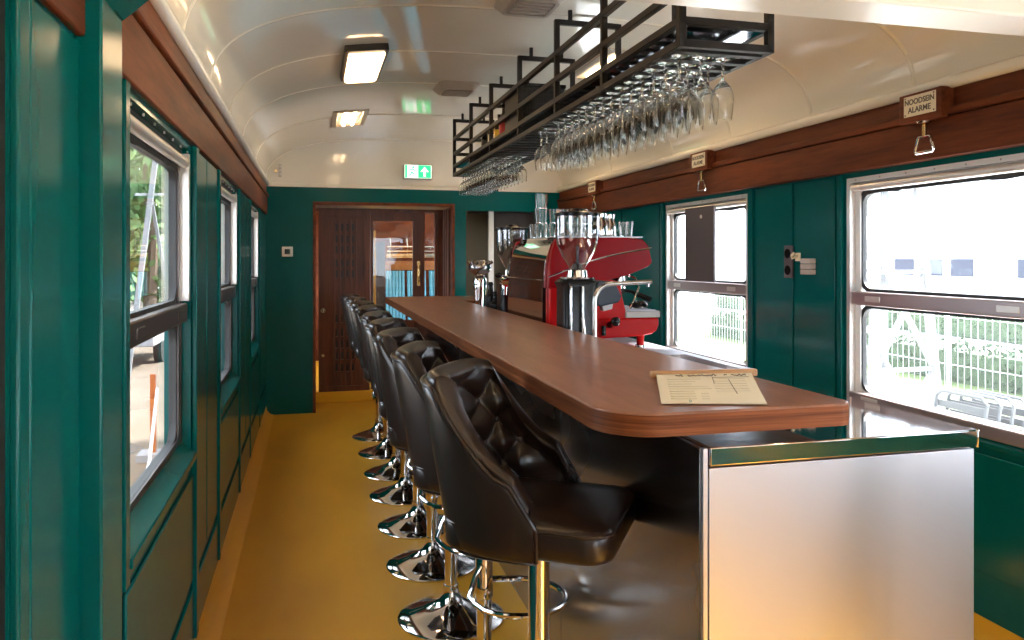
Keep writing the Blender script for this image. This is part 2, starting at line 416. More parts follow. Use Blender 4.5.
# glazed door
gd = thing('glazed_door', 'dark wood glazed door with brass handle right of the louvred door', 'door', (.85, 7.5, .0))
b = gridbox(.54, 1.185, .0, 1.79, 7.50, 7.54, [(.565, .945, .75, 1.705), (1.06, 1.16, .75, 1.79)])
b.build('door_frame', 'mahogv', gd, bevel=.003)
for x0, x1, z1 in ((.565, .945, 1.705), (1.06, 1.16, 1.79)):
    b = MB(); b.box(x0, x1, 7.518, 7.522, .75, z1); b.build('pane', 'pane', gd, smooth=False)
b = MB(); b.tube([(1.0, 7.50, 1.28), (1.0, 7.46, 1.275), (1.0, 7.45, 1.23), (1.0, 7.45, 1.17), (1.0, 7.46, 1.125), (1.0, 7.50, 1.12)], .008).box(.985, 1.015, 7.496, 7.50, 1.08, 1.32); b.build('handle', 'brass', gd)
# compartment behind the doors
b = MB(); b.box(XL, XR, 10.5, 10.6, 0, 2.4); struct(b.build('wall_compartment', 'mahog', smooth=False))
wallgrid('wall_compartment_left', 'x', XL - .08, XL, 7.62, 10.6, 0, 2.4, [(8.0, 10.2, ZS, 1.75)], 'olive')
wallgrid('wall_compartment_right', 'x', XR, XR + .08, YE + .1, 10.6, 0, 2.4, [(8.0, 10.2, ZS, 1.75)], 'olive')
b = MB(); b.box(XL, XR, 7.62, 10.6, 2.4, 2.45); struct(b.build('ceiling_compartment', 'creamtrim', smooth=False))
b = MB(); b.box(.95, 1.75, 10.44, 10.5, 1.19, 1.31); struct(b.build('trim_compartment_panel', 'orangew', smooth=False))
b = MB(); b.box(.74, .92, 10.2, 10.26, 0, 1.56); struct(b.build('trim_compartment_post', 'darkb', smooth=False))
b = MB(); b.cyl((.60, 7.75, .0), (.60, 7.75, 1.62), .012); tag(b.build('grab_pole', 'yellow'), 'thin yellow grab pole standing just behind the louvred door', 'pole')
def bench(x0, x1, lab):
    t = thing('compartment_seat', lab, 'seat', ((x0 + x1) / 2, 10.1, 0), group='teal seats beyond the doors')
    b = MB(); n = 6; w = (x1 - x0) / n
    for i in range(n): b.tube([(x0 + w * (i + .5), 10.12, .45), (x0 + w * (i + .5), 10.2, .9), (x0 + w * (i + .5), 10.24, 1.18)], w * .5, 8)
    b.build('backrest', 'teal', t)
    b = MB(); b.box(x0, x1, 9.66, 10.12, .36, .48); b.build('seat', 'teal', t, bevel=.03)
    b = MB(); b.box(x0 + .02, x1 - .02, 9.72, 10.2, 0, .36); b.build('base', 'darkb', t)
bench(.93, 1.18, 'teal ribbed seat seen through the wide glazed pane, left one'); bench(1.21, 1.46, 'teal ribbed seat seen just left of the brass door handle'); bench(1.50, 1.80, 'teal ribbed seat seen through the narrow pane right of the brass handle')
lr = thing('luggage_rack', 'chrome luggage rack on the wood wall seen through the glazed door', 'rack', (1.35, 10.4, 1.36))
b = MB()
for y, z in ((10.42, 1.36), (10.36, 1.38), (10.30, 1.40), (10.24, 1.44), (10.24, 1.50)): b.cyl((.95, y, z), (1.8, y, z), .009)
b.build('bars', 'chrome', lr)
for x in (1.0, 1.22, 1.7):
    b = MB(); b.tube([(x, 10.49, 1.62), (x, 10.3, 1.60), (x, 10.24, 1.5), (x, 10.42, 1.36), (x, 10.49, 1.36)], .010); b.build('bracket', 'chrome', lr)

# serving niche in the end wall
b = MB(); b.box(1.365, 1.40, YE + .1, 7.45, .92, 1.80); struct(b.build('wall_niche_left', 'olive', smooth=False))
b = MB(); b.box(1.34, 2.06, 7.43, 7.47, .90, 1.80); struct(b.build('wall_niche_back', 'olive', smooth=False))
b = MB(); b.box(2.03, 2.06, YE + .1, 7.45, .92, 1.80).box(1.36, 2.06, YE + .1, 7.45, 1.785, 1.81).box(1.36, 2.06, YE + .05, 7.45, .90, .925); struct(b.build('wall_niche_right', 'darkb', smooth=False))
b = MB(); b.box(1.605, 1.655, YE + .12, YE + .16, .925, 1.785); struct(b.build('trim_niche_post', 'white', bevel=.003))
b = MB(); b.box(1.66, 2.03, YE + .14, YE + .3, 1.60, 1.785); tag(b.build('wall_cupboard', 'darkb', bevel=.004), 'dark cupboard hung inside the niche right of the white post', 'cupboard')

# ------------------------------------------------------------------ windows
def window(n, side, y0, y1, dusty, blind=True, ZW=ZW):
    X = XR if side > 0 else XL
    o = side
    root = thing('window_%d' % n, None, None, (X, (y0 + y1) / 2, ZS), kind='structure')
    # all x given as depth into the wall (outwards)
    def S(a, c): return sorted((X + o * a, X + o * c))
    f = MB(); x0, x1 = S(.0, .035) if o > 0 else S(.026, .036); f.ringplate(y0, y1, ZS, ZW, .022, .012, .003, x0, x1)
    x0, x1 = S(.028, .05); f.ringplate(y0 + .015, y1 - .015, ZS + .01, ZW - .01, .04, .035, .01, x0, x1)
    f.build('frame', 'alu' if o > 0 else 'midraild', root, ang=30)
    # screws
    g = MB()
    for i in range(7):
        yy = y0 + .06 + (y1 - y0 - .12) * i / 6; g.cyl((X + o * -.001, yy, ZW - .011), (X + o * .003, yy, ZW - .011), .004, 8)
    g.build('screws', 'midrail', root)
    if o < 0:
        g = MB(); x0, x1 = S(.001, .04)
        for yy in (y0 + .001, y1 - .024): g.box(x0, x1, yy, yy + .023, ZM1 + .005, ZW - .012)
        g.build('jamb_lining', 'alu', root, bevel=.002)
    zt = ZW - (.055 if blind else .03)
    g = MB(); x0, x1 = S(.034, .056)
    g.ringplate(y0 + .045, y1 - .045, ZM1 - .004, zt, .016, .055, .06, x0, x1); g.ringplate(y0 + .045, y1 - .045, ZS + .035, ZM0 + .004, .016, .055, .06, x0, x1)
    g.build('gasket', 'gasket', root, ang=30)
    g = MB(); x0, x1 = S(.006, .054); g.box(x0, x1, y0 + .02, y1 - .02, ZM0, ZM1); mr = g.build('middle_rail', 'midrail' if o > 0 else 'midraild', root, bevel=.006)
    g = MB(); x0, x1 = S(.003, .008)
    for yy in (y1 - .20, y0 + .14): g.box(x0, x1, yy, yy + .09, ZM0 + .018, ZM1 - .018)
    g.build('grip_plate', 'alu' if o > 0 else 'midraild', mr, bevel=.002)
    if o > 0:
        g = MB(); x0, x1 = S(-.006, .05); g.box(x0, x1, y0 + .02, y1 - .02, ZS - .004, ZS + .046); br = g.build('bottom_rail', 'midrail', root, bevel=.006)
        g = MB(); x0, x1 = S(-.009, -.005); g.box(x0, x1, y1 - .20, y1 - .10, ZS + .008, ZS + .036); g.build('grip_plate', 'alu', br, bevel=.002)
    for z0, z1 in ((ZM1 - .002, zt), (ZS + .037, ZM0 + .002)):
        x0, x1 = S(.043, .047); g = MB(); g.box(x0, x1, y0 + .047, y1 - .047, z0, z1); g.build('pane', 'paned' if dusty else 'pane', root, smooth=False)
    if blind:
        g = MB(); g.tube([(X + o * .016, y0 + .025, ZW - .043), (X + o * .016, y1 - .025, ZW - .043)], .017, 14); g.build('blind_roller', 'alu', root)
        g = MB(); x0, x1 = S(.03, .036)
        ww = y1 - y0 - .1; pts = [(y0 + .05, ZW - .03)] + [(y0 + .05 + ww * i / 24, ZW - .075 + .012 * (1 if .28 < i / 24 < .72 else 0) + .003 * math.sin(i)) for i in range(25)] + [(y1 - .05, ZW - .03)]
        g.prism(pts, 'x', x0, x1); g.build('blind_hem', 'blackm', root)
    g = MB(); x = [X - o * .018, X + o * .03]
    if o < 0: g.prism([(x[0], ZS - .03), (X + o * .048, ZS - .03), (X + o * .048, ZS + .036), (X + o * .034, ZS + .036), (X + o * .0, ZS + .004), (x[0], ZS - .008)], 'y', y0 - .01, y1 + .01)
    else: g.prism([(x[0], ZS - .03), (x[0], ZS - .012), (x[1], ZS + .006), (x[1], ZS - .03)] if o > 0 else [(x[0], ZS - .03), (x[1], ZS - .03), (x[1], ZS + .006), (x[0], ZS - .012)], 'y', y0 - .01, y1 + .01)
    g.build('sill', 'green', root, bevel=.003)
for i, (a, c) in enumerate(RW): window(i + 1, 1, a, c, True, ZW=ZW if c < 6 else 1.56)
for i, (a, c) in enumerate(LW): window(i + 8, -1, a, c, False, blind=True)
for i, x0 in enumerate((1.05,)):      # tall end-wall window, unseen behind the viewpoint, added to bring in more light
    b = MB()
    b.ringplate(x0, x0 + 1.0, .3, 1.85, .05, .03, .004, -.04, -.0)
    me = b.bm
    for v in me.verts: v.co = Vector((v.co.y, YB + v.co.x, v.co.z))
    o_ = struct(b.build('window_%d' % (20 + i), 'alu', ang=30))
    b = MB(); b.box(x0 + .04, x0 + .96, YB - .03, YB - .026, .34, 1.81); b.build('pane', 'pane', o_, smooth=False)
# dark door opening on the extreme left
b = MB(); b.box(XL - .07, XL - .03, .45, 1.12, .02, 1.72); struct(b.build('door_1', 'socket', smooth=False))
b = MB(); b.box(XL - .08, XL - .004, 1.118, 1.152, .02, 1.72); struct(b.build('trim_door_seal', 'gasket', bevel=.004))
b = MB(); b.box(XL - .002, XL + .012, 1.15, 1.19, .02, 1.72); struct(b.build('trim_door_jamb', 'green', bevel=.004))

# ------------------------------------------------------------------ bar
BX0, BX1, BY0, BY1 = .80, 1.508, 1.486, 6.30
ZT, ZB, ZST = 1.03, .98, .948
bar = thing('bar_counter', 'long stainless steel bar counter with brushed end panel', 'bar counter', (1.09, 3.9, 0))
segs = [BY0 + .012, 2.45, 3.5, 4.55, 5.45, BY1 - .012]
for a, c in zip(segs, segs[1:]):
    b = MB(); b.box(BX0, BX0 + .02, a + .0015, c - .0015, 0, .944); b.build('front_panel', 'steeld', bar, bevel=.0015)
b = MB(); b.box(BX0 + .001, BX0 + .012, BY0, BY0 + .012, 0, .946); b.build('corner_trim', 'steelb', bar, bevel=.001)
b = MB(); b.box(BX0 + .016, BX1 - .006, BY0 + .002, BY0 + .02, .0, .903); b.build('end_panel', 'steelb', bar, bevel=.001)['label'] = 'brushed steel end panel'
b = MB(); b.box(BX0 + .021, 1.09, BY0 + .03, BY1 - .02, .01, .90); b.box(BX1 - .02, BX1 - .006, BY0 + .02, 2.95, 0, .90).box(BX0 + .02, 1.105, BY1 - .02, BY1, 0, .90).box(1.09, BX1 - .006, 2.93, 2.95, 0, .90); b.build('carcass', 'blackm', bar, smooth=False)
b = MB(); b.prism([(BX0 + .016, BY0 - .003), (BX1 + .004, BY0 - .003), (BX1 + .004, 2.955), (1.11, 2.955), (1.11, BY1), (BX0 + .016, BY1)], 'z', .908, ZST); b.build('worktop', 'steelp', bar, bevel=.003)['label'] = 'mirror polished steel worktop'
b = MB(); b.box(BX1 - .002, BX1 + .006, BY0 - .005, BY0 + .02, .907, ZST + .0005); b.build('worktop_end_cap', 'steelp', bar, bevel=.002)
# wood top with rounded corners, return at the far end
WX0, WX1, WY0, WY1 = .585, 1.166, 1.47, 6.45
def corner(cx, cy, r, a0, a1, n=10): return [(cx + r * math.cos(R(a0 + (a1 - a0) * i / n)), cy + r * math.sin(R(a0 + (a1 - a0) * i / n))) for i in range(n + 1)]
outl = corner(WX0 + .125, WY0 + .125, .125, 180, 270) + corner(WX1 - .04, WY0 + .04, .04, 270, 360, 6) + [(1.12, 3.0), (1.105, 5.75), (1.75, 5.75), (1.75, WY1)] + corner(WX0 + .02, WY1 - .02, .02, 90, 180, 3)
top = thing('wooden_counter', 'long walnut bar top with rounded near corner and stacked ply edge', 'counter', (.87, 3.9, ZB))
b = MB(); b.prism(outl, 'z', ZB, ZT); b.build('slab', 'walnut', top, bevel=.003)
b = MB()
def offs(pts, d):
    out = []; n = len(pts)
    for i in range(n):
        p = Vector(pts[i]); t = (Vector(pts[(i + 1) % n]) - Vector(pts[i - 1])).normalized(); out.append((p.x + t.y * d, p.y - t.x * d))
    return out
o1 = offs(outl, .0015); o2 = offs(outl, -.006)
rg = lambda pts, z: [(p[0], p[1], z) for p in pts]
b.quadstrip([rg(o2, ZB - .0005), rg(o1, ZB + .001), rg(o1, ZT - .005), rg(o2, ZT - .0045)]); b.build('edge_band', 'ply', top, ang=50)
for y in (1.95, 2.9, 3.9, 4.9, 5.8):
    b = MB(); b.cyl((.95, y, ZST), (.95, y, ZB), .022); b.build('support', 'steelb', top)
# back counter carrying the coffee machine
bc = thing('back_counter', 'low steel counter under the red espresso machine', 'counter', (1.6, 4.3, 0))
b = MB(); b.box(1.16, 1.80, 2.985, 6.2, 0, .84); b.build('carcass', 'steeld', bc, smooth=False)
b = MB(); b.box(1.115, 1.83, 2.96, 6.25, .84, .877); b.build('worktop', 'steelb', bc, bevel=.004)
# menu with wooden clip
mn = thing('menu_card', 'cream printed menu card with wooden clip bar lying on the walnut bar top', 'menu', (.93, 1.7, ZT), world=True)
def lerp(a, c, t): return tuple(a[i] + (c[i] - a[i]) * t for i in range(len(a)))
pA, pB, pC, pD = (.884, 1.895), (1.148, 1.865), (.957, 1.49), (.738, 1.555)   # far-left, far-right, near-right, near-left
def pq(u, v, z): # u across, v from far to near
    t0 = lerp(pA, pB, u); t1 = lerp(pD, pC, u); p = lerp(t0, t1, v); return (p[0], p[1], z)
b = MB(); n = 8
zc = lambda u, v: ZT + .003 + .010 * (1 - v) ** 2
b.quadstrip([[pq(u / n, v / n, zc(u / n, v / n) + dz) for u in range(n + 1)] for dz in (0,) for v in range(n + 1)], False)
b.quadstrip([[pq(u / n, v / n, zc(u / n, v / n) - .0015) for u in range(n + 1)] for v in range(n + 1)], False)
pp = b.build('sheet', 'paper', mn)
def stroke(b, pts, w=.0012):
    b.tube([pq(u, v, zc(u, v) + .0006) for u, v in pts], w, 5)
b = MB(); random.seed(3)
for u0, u1 in ((.20, .27), (.32, .62), (.70, .73), (.78, .93)):
    pts = []; u = u0
    while u < u1: pts.append((u, .10 + random.uniform(-.035, .03))); u += .009
    stroke(b, pts, .0017)
b.build('heading_script', 'ink', mn)
b = MB()
for i in range(9):
    v = .22 + i * .08
    segs_ = [(.10, .33 + .2 * random.random()), (.56, .9)] if i < 6 else [(.1, .35), (.40, .48)]
    for u0, u1 in segs_: stroke(b, [(u0 + (u1 - u0) * j / 8, v) for j in range(9)], .0005)
b.build('text_lines', mat('pale_ink', (.5, .46, .35), .7), mn)
b = MB(); stroke(b, [(.57, .17), (.57, .38)], .0009); stroke(b, [(.73, .25), (.76, .70)], .0009); stroke(b, [(.57, .17), (.95, .17)], .0006); b.build('ruled_lines', 'ink', mn)
b = MB(); stroke(b, [(.28 + .01 * math.cos(t), .93 + .035 * math.sin(t)) for t in [i * .6 for i in range(11)]], .001); b.build('stamp', mat('green_ink', (.25, .4, .33), .7), mn)
d = Vector((pB[0] - pA[0], pB[1] - pA[1])).normalized(); nrm = Vector((-d.y, d.x))
b = MB(); c0 = Vector(pA) - d * .014; c1 = Vector(pB) + d * .014
b.quadstrip([[(p.x + nrm.x * k1, p.y + nrm.y * k1, z) for k1, z in ((-.012, ZT + .002), (.016, ZT + .002), (.016, ZT + .02), (-.012, ZT + .022))] for p in (c0, c1)], True, True, True)
b.build('clip_bar', 'woodh', mn, bevel=.004)

# ------------------------------------------------------------------ stools
def rrect(x0, x1, y0, y1, r, z, k=6, taper=0.):
    out = []
    for (cx, cy, st) in ((x1 - r, y1 - r, 0), (x0 + r, y1 - r, 90), (x0 + r, y0 + r, 180), (x1 - r, y0 + r, 270)):
        for i in range(k + 1):
            t = R(st + 90 * i / k); out.append((cx + r * math.cos(t), cy + r * math.sin(t), z))
    return out
NU = 72
def plan(u):
    """U-shaped plan, u in [-1,1]; returns point, inward normal, 'rearness'"""
    if abs(u) > .86:
        sg = 1 if u > 0 else -1; f = (abs(u) - .86) / .14
        return Vector((.0 + .05 * f, sg * (.216 - .006 * f))), Vector((0, -sg)), 0.
    ph = u / .86 * PI / 2; e = .62
    def P(p): 
        c, s = math.cos(p), math.sin(p)
        return Vector((-.205 * abs(c) ** e, math.copysign(.216 * abs(s) ** e, s)))
    p = P(ph); q = (P(ph + .01) - P(ph - .01)).normalized() if abs(ph) < 1.55 else Vector((1, 0)) * (1 if u > 0 else -1)
    nrm = Vector((-q.y, q.x)); 
    if nrm.dot(Vector((-.02, 0)) - p) < 0: nrm = -nrm
    return p, nrm, max(0, math.cos(ph)) ** .5
def rim(u):
    a = abs(u)
    if a < .48: return 1.052 - .008 * (a / .48) ** 2
    t = min(1, (a - .48) / (.94 - .48)); s = t ** 1.12
    z = 1.044 - (1.044 - .785) * s
    if a > .94: z -= (a - .94) / .06 * .035
    return z
BOT = .664
def shellpt(u, z, off):
    p, n, rr = plan(u)
    h = max(0, (z - .70) / .38)
    lean = -.075 * h ** 1.15 * (.25 + .75 * rr)
    p = p + n * off
    return Vector((p.x + lean, p.y * (1 + .03 * h), z))
def make_stool():
    root = thing('bar_stool', '', 'bar stool', world=False, group='bar stools along the counter')
    b = MB(); b.lathe([(.0, .0), (.196, .0), (.199, .004), (.199, .008), (.193, .013), (.15, .026), (.105, .041), (.066, .057), (.042, .075), (.032, .095), (.0285, .115), (.0285, .125), (.0, .125)], n=56); b.build('base', 'chrome', root, ang=50)
    b = MB(); b.lathe([(.0, .12), (.0235, .12), (.0235, .34), (0, .34)], n=28); b.build('lower_pole', 'chrome', root)
    b = MB(); b.lathe([(.0, .292), (.0255, .292), (.028, .298), (.028, .33), (.0268, .335), (.0268, .655), (0, .655)], n=28); b.build('upper_pole', 'chrome', root)
    pts = []
    for i in range(21):
        a = R(-150 + 300 * i / 20); pts.append((.10 + .155 * math.cos(a), .135 * math.sin(a), .30 if abs(a) < 2.0 else .30 + .03 * (abs(a) - 2.0)))
    pts = [(-.005, -.028, .40), (-.02, -.04, .37)] + pts + [(-.02, .04, .37), (-.005, .028, .40)]
    b = MB(); b.tube(pts, .0095, 10); b.build('footrest', 'chrome', root)
    b = MB(); b.box(-.09, .09, -.09, .09, .652, .672); b.build('seat_plate', 'black', root, bevel=.004)
    # seat cushion
    def ring(ins, z): return rrect(-.188 + ins, .218 - ins, -.199 + ins, .199 - ins, max(.012, .062 - ins * .6), z)
    b = MB(); b.quadstrip([ring(.03, .672), ring(.012, .674), ring(.003, .680), ring(.0, .69), ring(.0, .73), ring(.004, .741), ring(.014, .748), ring(.04, .753), ring(.09, .757), ring(.14, .758)], True, True, True)
    seat = b.build('seat', 'leather', root, ang=60)
    b = MB(); b.tube(ring(.001, .739), .0032, 6, True); b.build('piping', 'leather', seat)
    # outer shell
    us = [-1 + 2 * i / NU for i in range(NU + 1)]
    NV = 14
    def outer(u, v):
        z = BOT + (rim(u) - BOT) * v
        ins = .022 * max(0, 1 - v / .10) ** 2 if v < .1 else 0
        return shellpt(u, z, ins + .004 * math.sin(PI * v) * -1)
    def innr(u, v): return shellpt(u, BOT + (rim(u) - BOT) * v, .026)
    rows = [[outer(u, v / NV) for u in us] for v in range(NV + 1)]
    rows += [[shellpt(u, rim(u) + .006, .006) for u in us], [shellpt(u, rim(u) + .006, .02) for u in us]]
    rows += [[innr(u, v / NV) for u in us] for v in range(NV, -1, -1)]
    b = MB(); b.quadstrip(rows + [rows[0]], False)
    # close the two front ends
    for idx in (0, NU):
        ring_ = [r[idx] for r in rows]; vs = [b.bm.verts.new(p) for p in ring_]; b.bm.faces.new(vs)
    sh = b.build('shell', 'leather', root, ang=70)
    b = MB(); path = [shellpt(-1, BOT + .01 + (rim(-1) - BOT) * t / 6, .004) for t in range(6)] + [shellpt(u, rim(u) + .004, .002) for u in us] + [shellpt(1, BOT + .01 + (rim(1) - BOT) * (5 - t) / 6, .004) for t in range(6)]
    b.tube([(p.x + (.004 if i < 6 or i > len(path) - 7 else 0), p.y, p.z) for i, p in enumerate(path)], .0055, 7)
    b.tube([shellpt(u, BOT + .004, .018) for u in us], .005, 7)
    b.build('piping', 'leather', sh)
    # tufted inside cushion
    U2 = 120; V2 = 56
    us2 = [-.965 + 1.93 * i / U2 for i in range(U2 + 1)]
    buttons = []
    def arc(u): return u * .41          # arc length-ish along the pad
    HX, HZ = .19, .112                  # diamond pitch
    def tuft(u, z):
        s = arc(u) / HX; q = (1.02 - z) / HZ
        a = abs(math.sin(PI * (s + q) / 1)); c = abs(math.sin(PI * (s - q) / 1))
        f = (a * c) ** .42
        # flatten tufting towards top roll and wings
        return f
    def pad(u, v):
        zb = .715; zt = rim(u) + .006
        z = zb + (zt - zb) * v
        edge = min(1, (1 - v) * (zt - zb) / .05); side = min(1, (.965 - abs(u)) / .10)
        th = .030 + .034 * tuft(u, z) * (.35 + .65 * edge) * side * min(1, max(0, .93 - abs(u)) / .25)
        th += .034 * (1 - edge) * (1 if True else 0) * side
        return shellpt(u, z, th)
    rows = [[shellpt(u, .715, .024) for u in us2]]
    rows += [[pad(u, v / V2) for u in us2] for v in range(V2 + 1)]
    rows += [[shellpt(u, rim(u) + h, o) for u in us2] for h, o in ((.013, .066), (.021, .056), (.026, .043), (.026, .03), (.019, .018), (.008, .012), (.0, .016))]
    b = MB(); b.quadstrip(rows, False)
    pd = b.build('backrest_cushion', 'leather', root, ang=80)
    # buttons at the diamond corners
    for i in range(-3, 4):
        for j in range(0, 4):
            for hs, hq in ((0, 0), (.5, .5)):
                s, q = i + hs, j + hq; u = s * HX / .41; z = 1.02 - q * HZ
                if abs(u) > .70 or z < .80 or z > rim(u) - .045: continue
                p = shellpt(u, z, .034); _, n, _ = plan(u)
                b = MB(); c = p; rr = []
                a = Vector((-n.y, n.x, 0)); nn = Vector((n.x, n.y, .18)).normalized(); up = nn.cross(a).normalized()
                for rad, dd in ((.0095, -.004), (.0095, .0015), (.007, .005), (.003, .0068)):
                    rr.append([c + (a * math.cos(2 * PI * k / 10) + up * math.sin(2 * PI * k / 10)) * rad + nn * dd for k in range(10)])
                b.quadstrip(rr, True, True, True); b.build('button', 'leather', pd)
    return root
stool0 = make_stool()
SP = [(1.848, .546, -33), (2.364, .520, -22), (2.878, .506, -27), (3.393, .512, -25), (3.903, .516, -20), (4.422, .512, -26), (4.893, .512, -18), (5.41, .505, -16), (5.93, .49, -14)]
SL = ['black tufted leather bar stool nearest the camera, its seat fully in view',
      'black leather bar stool second from the near end, directly behind the nearest one',
      'black leather bar stool third from the near end of the row',
      'black leather bar stool fourth from the near end of the row',
      'black leather bar stool in the very middle of the nine along the bar',
      'black leather bar stool fourth from the far end of the row',
      'black leather bar stool third from the far end of the row',
      'black leather bar stool second from the far end of the row',
      'black leather bar stool farthest away, nearest the louvred door']
for i, (y, x, a) in enumerate(SP):
    o = stool0 if i == 0 else copy_tree(stool0)
    o.location = (x, y, 0); o.rotation_euler = (0, 0, R(a)); o['label'] = SL[i]

# ------------------------------------------------------------------ glass rack
GX0, GX1, GY0, GY1, GZ = 1.01, 1.29, 2.0, 5.6, 1.945
rk = thing('glass_rack', 'dark steel bar rack with shelf hung from the ceiling over the bar', 'glass rack', (1.15, 3.8, GZ))
T = .022
def hbar(name, p0, p1, w=T, h=T, m='rack'):
    b = MB(); b.bar(p0, p1, w, h); return b.build(name, m, rk, bevel=.0015)
for x in (GX0, GX1):
    hbar('bottom_rail', (x, GY0, GZ + .011), (x, GY1, GZ + .011)); hbar('shelf_rail', (x, GY0, GZ + .075), (x, GY1, GZ + .075))
for z in (2.11, 2.22): hbar('guard_rail', (GX0, GY0 - .0, z), (GX0, GY1, z))
for k in range(7):
    y = (2.0, 2.6, 3.15, 3.76, 4.4, 4.99, 5.6)[k]
    for x in (GX0, GX1): hbar('post', (x, y, GZ), (x, y, 2.365))
    hbar('cross_bar', (GX0, y, 2.355), (GX1, y, 2.355))
    for x in (GX0 + .06, GX1 - .06): hbar('hanger', (x, y, 2.365), (x, y, vault(x) + .004), .016, .016)
    if k in (0, 6):
        for z in (GZ + .011, GZ + .075): hbar('cross_bar', (GX0, y, z), (GX1, y, z))
    if k == 6:
        for z in (2.11, 2.22): hbar('cross_bar', (GX0, y, z), (GX1, y, z))
b = MB(); b.box(GX0 + .008, GX1 - .008, GY0, GY1, GZ + .066, GZ + .072); b.build('shelf', 'shelf', rk, smooth=False)['label'] = 'dark glossy shelf board'
PITCH = .0885
NR = 40
for i in range(NR):
    y = GY0 + .04 + PITCH * i
    b = MB(); b.box(GX0 - .004, GX1 - .006, y - .014, y + .014, GZ - .004, GZ).box(GX0 - .004, GX1 - .006, y - .003, y + .003, GZ, GZ + .016); b.build('glass_rail', 'rack', rk, smooth=False)
# glasses
def wineglass(name, prof):
    b = MB(); b.lathe(prof, n=20); return b.build(name, 'glass', ang=60)
def big():
    # hanging upside down, origin at the rim plane of the foot (top)
    return wineglass('wine_glass', [(.0, .004), (.034, .003), (.035, .0), (.03, -.002), (.008, -.006), (.0042, -.014), (.0036, -.04), (.0042, -.062), (.012, -.070), (.0235, -.083), (.031, -.103), (.0325, -.125), (.030, -.155), (.0265, -.182), (.0255, -.182), (.0292, -.155), (.0316, -.125), (.030, -.103), (.0225, -.085), (.010, -.073), (.0, -.071)])
def small():
    return wineglass('cocktail_glass', [(.0, .004), (.031, .003), (.032, .0), (.028, -.002), (.008, -.006), (.0042, -.013), (.0038, -.035), (.0045, -.05), (.016, -.060), (.027, -.074), (.0335, -.095), (.0335, -.12), (.031, -.145), (.030, -.145), (.0326, -.12), (.0326, -.095), (.026, -.076), (.015, -.062), (.0, -.060)])
g0, g1 = big(), small()
def hang(src, row, rowname, y, lab, grp, first=[0]):
    o = src if not src.get('label') else src.copy()
    if o is not src: COL.objects.link(o)
    o.location = (row, y, GZ - .0015); o.rotation_euler = (0, 0, random.uniform(0, 6)); tag(o, lab, 'glass', grp)
ROWS = ((1.046, 'left row, over the stools'), (1.117, 'middle row'), (1.188, 'right row, over the worktop'))
random.seed(5)
NB = 17
for rx, rn in ROWS:
    for i in range(NB):
        y = GY0 + .04 + PITCH * (i + .5)
        if i >= 10 and (i, rx) in ((12, 1.188), (14, 1.046), (16, 1.188)): continue
        lab = 'large hanging wine glass, %s from the near end of the %s' % (ORD[i] if i < 16 else 'last', rn)
        hang(g0, rx, rn, y, lab, 'large wine glasses hanging in the rack')
for rx, rn in ROWS:
    for i in range(13):
        y = GY0 + .04 + PITCH * (39 - i - .5)
        if (i, rx) in ((12, 1.046),): continue
        hang(g1, rx, rn, y, 'smaller stemmed glass, %s from the far end of the %s' % (ORD[i], rn), 'smaller stemmed glasses hanging at the far end of the rack')
# things standing on the rack shelf
SZ = GZ + .086
b = gridbox(1.025, 1.275, SZ, 2.245, 3.84, 3.85, [])
cr = thing('storage_crate', 'black crate standing crosswise on the rack shelf', 'crate', (1.15, 3.98, GZ + .072))
z0 = GZ + .0722
b = MB(); b.box(1.028, 1.272, 3.84, 4.14, z0, z0 + .008).box(1.028, 1.036, 3.84, 4.14, z0, 2.245).box(1.264, 1.272, 3.84, 4.14, z0, 2.245).box(1.028, 1.272, 3.84, 3.848, z0, 2.245).box(1.028, 1.272, 4.132, 4.14, z0, 2.245); b.build('body', 'blackm', cr, smooth=False)
b = MB()
for i in range(9): b.box(1.022, 1.278, 3.834, 3.842, z0 + .012 + i * .024, z0 + .016 + i * .024)
for i in range(8): b.box(1.045 + i * .029, 1.049 + i * .029, 3.835, 3.842, z0, 2.245)
b.build('ribs', 'rack', cr, smooth=False)
b = MB(); b.box(1.02, 1.28, 3.832, 4.148, 2.232, 2.25).box(1.04, 1.26, 3.852, 4.128, 2.225, 2.251); b.build('rim', 'black', cr, bevel=.002)
def bottle(x, y, body, lab_m, label, h=.17):
    t = thing('bottle', label, 'bottle', (x, y, GZ + .0722), world=False, group='bottles on the rack shelf')
    b = MB(); b.lathe([(0, 0), (.026, 0), (.028, .006), (.028, h * .55), (.024, h * .64), (.011, h * .76), (.0105, h * .95), (0, h * .95)], n=18); b.build('body', body, t)
    b = MB(); b.lathe([(.0285, h * .15), (.0288, h * .16), (.0288, h * .46), (.0285, h * .47)], n=18); b.build('paper_label', lab_m, t)
    b = MB(); b.lathe([(0, h * .9), (.0125, h * .9), (.0125, h), (0, h)], n=14); b.build('cap', 'black', t)
bottle(1.05, 4.25, 'darkb', 'red_label', 'red labelled bottle on the rack shelf, just behind the crate', .20)
bottle(1.06, 4.40, 'darkb', 'yel_label', 'dark bottle with yellow label on the rack shelf')
bottle(1.06, 4.58, 'brass', 'plate', 'amber bottle with pale label on the rack shelf')
bottle(1.05, 4.72, 'black', 'blackm', 'small black bottle farthest back on the rack shelf', .13)

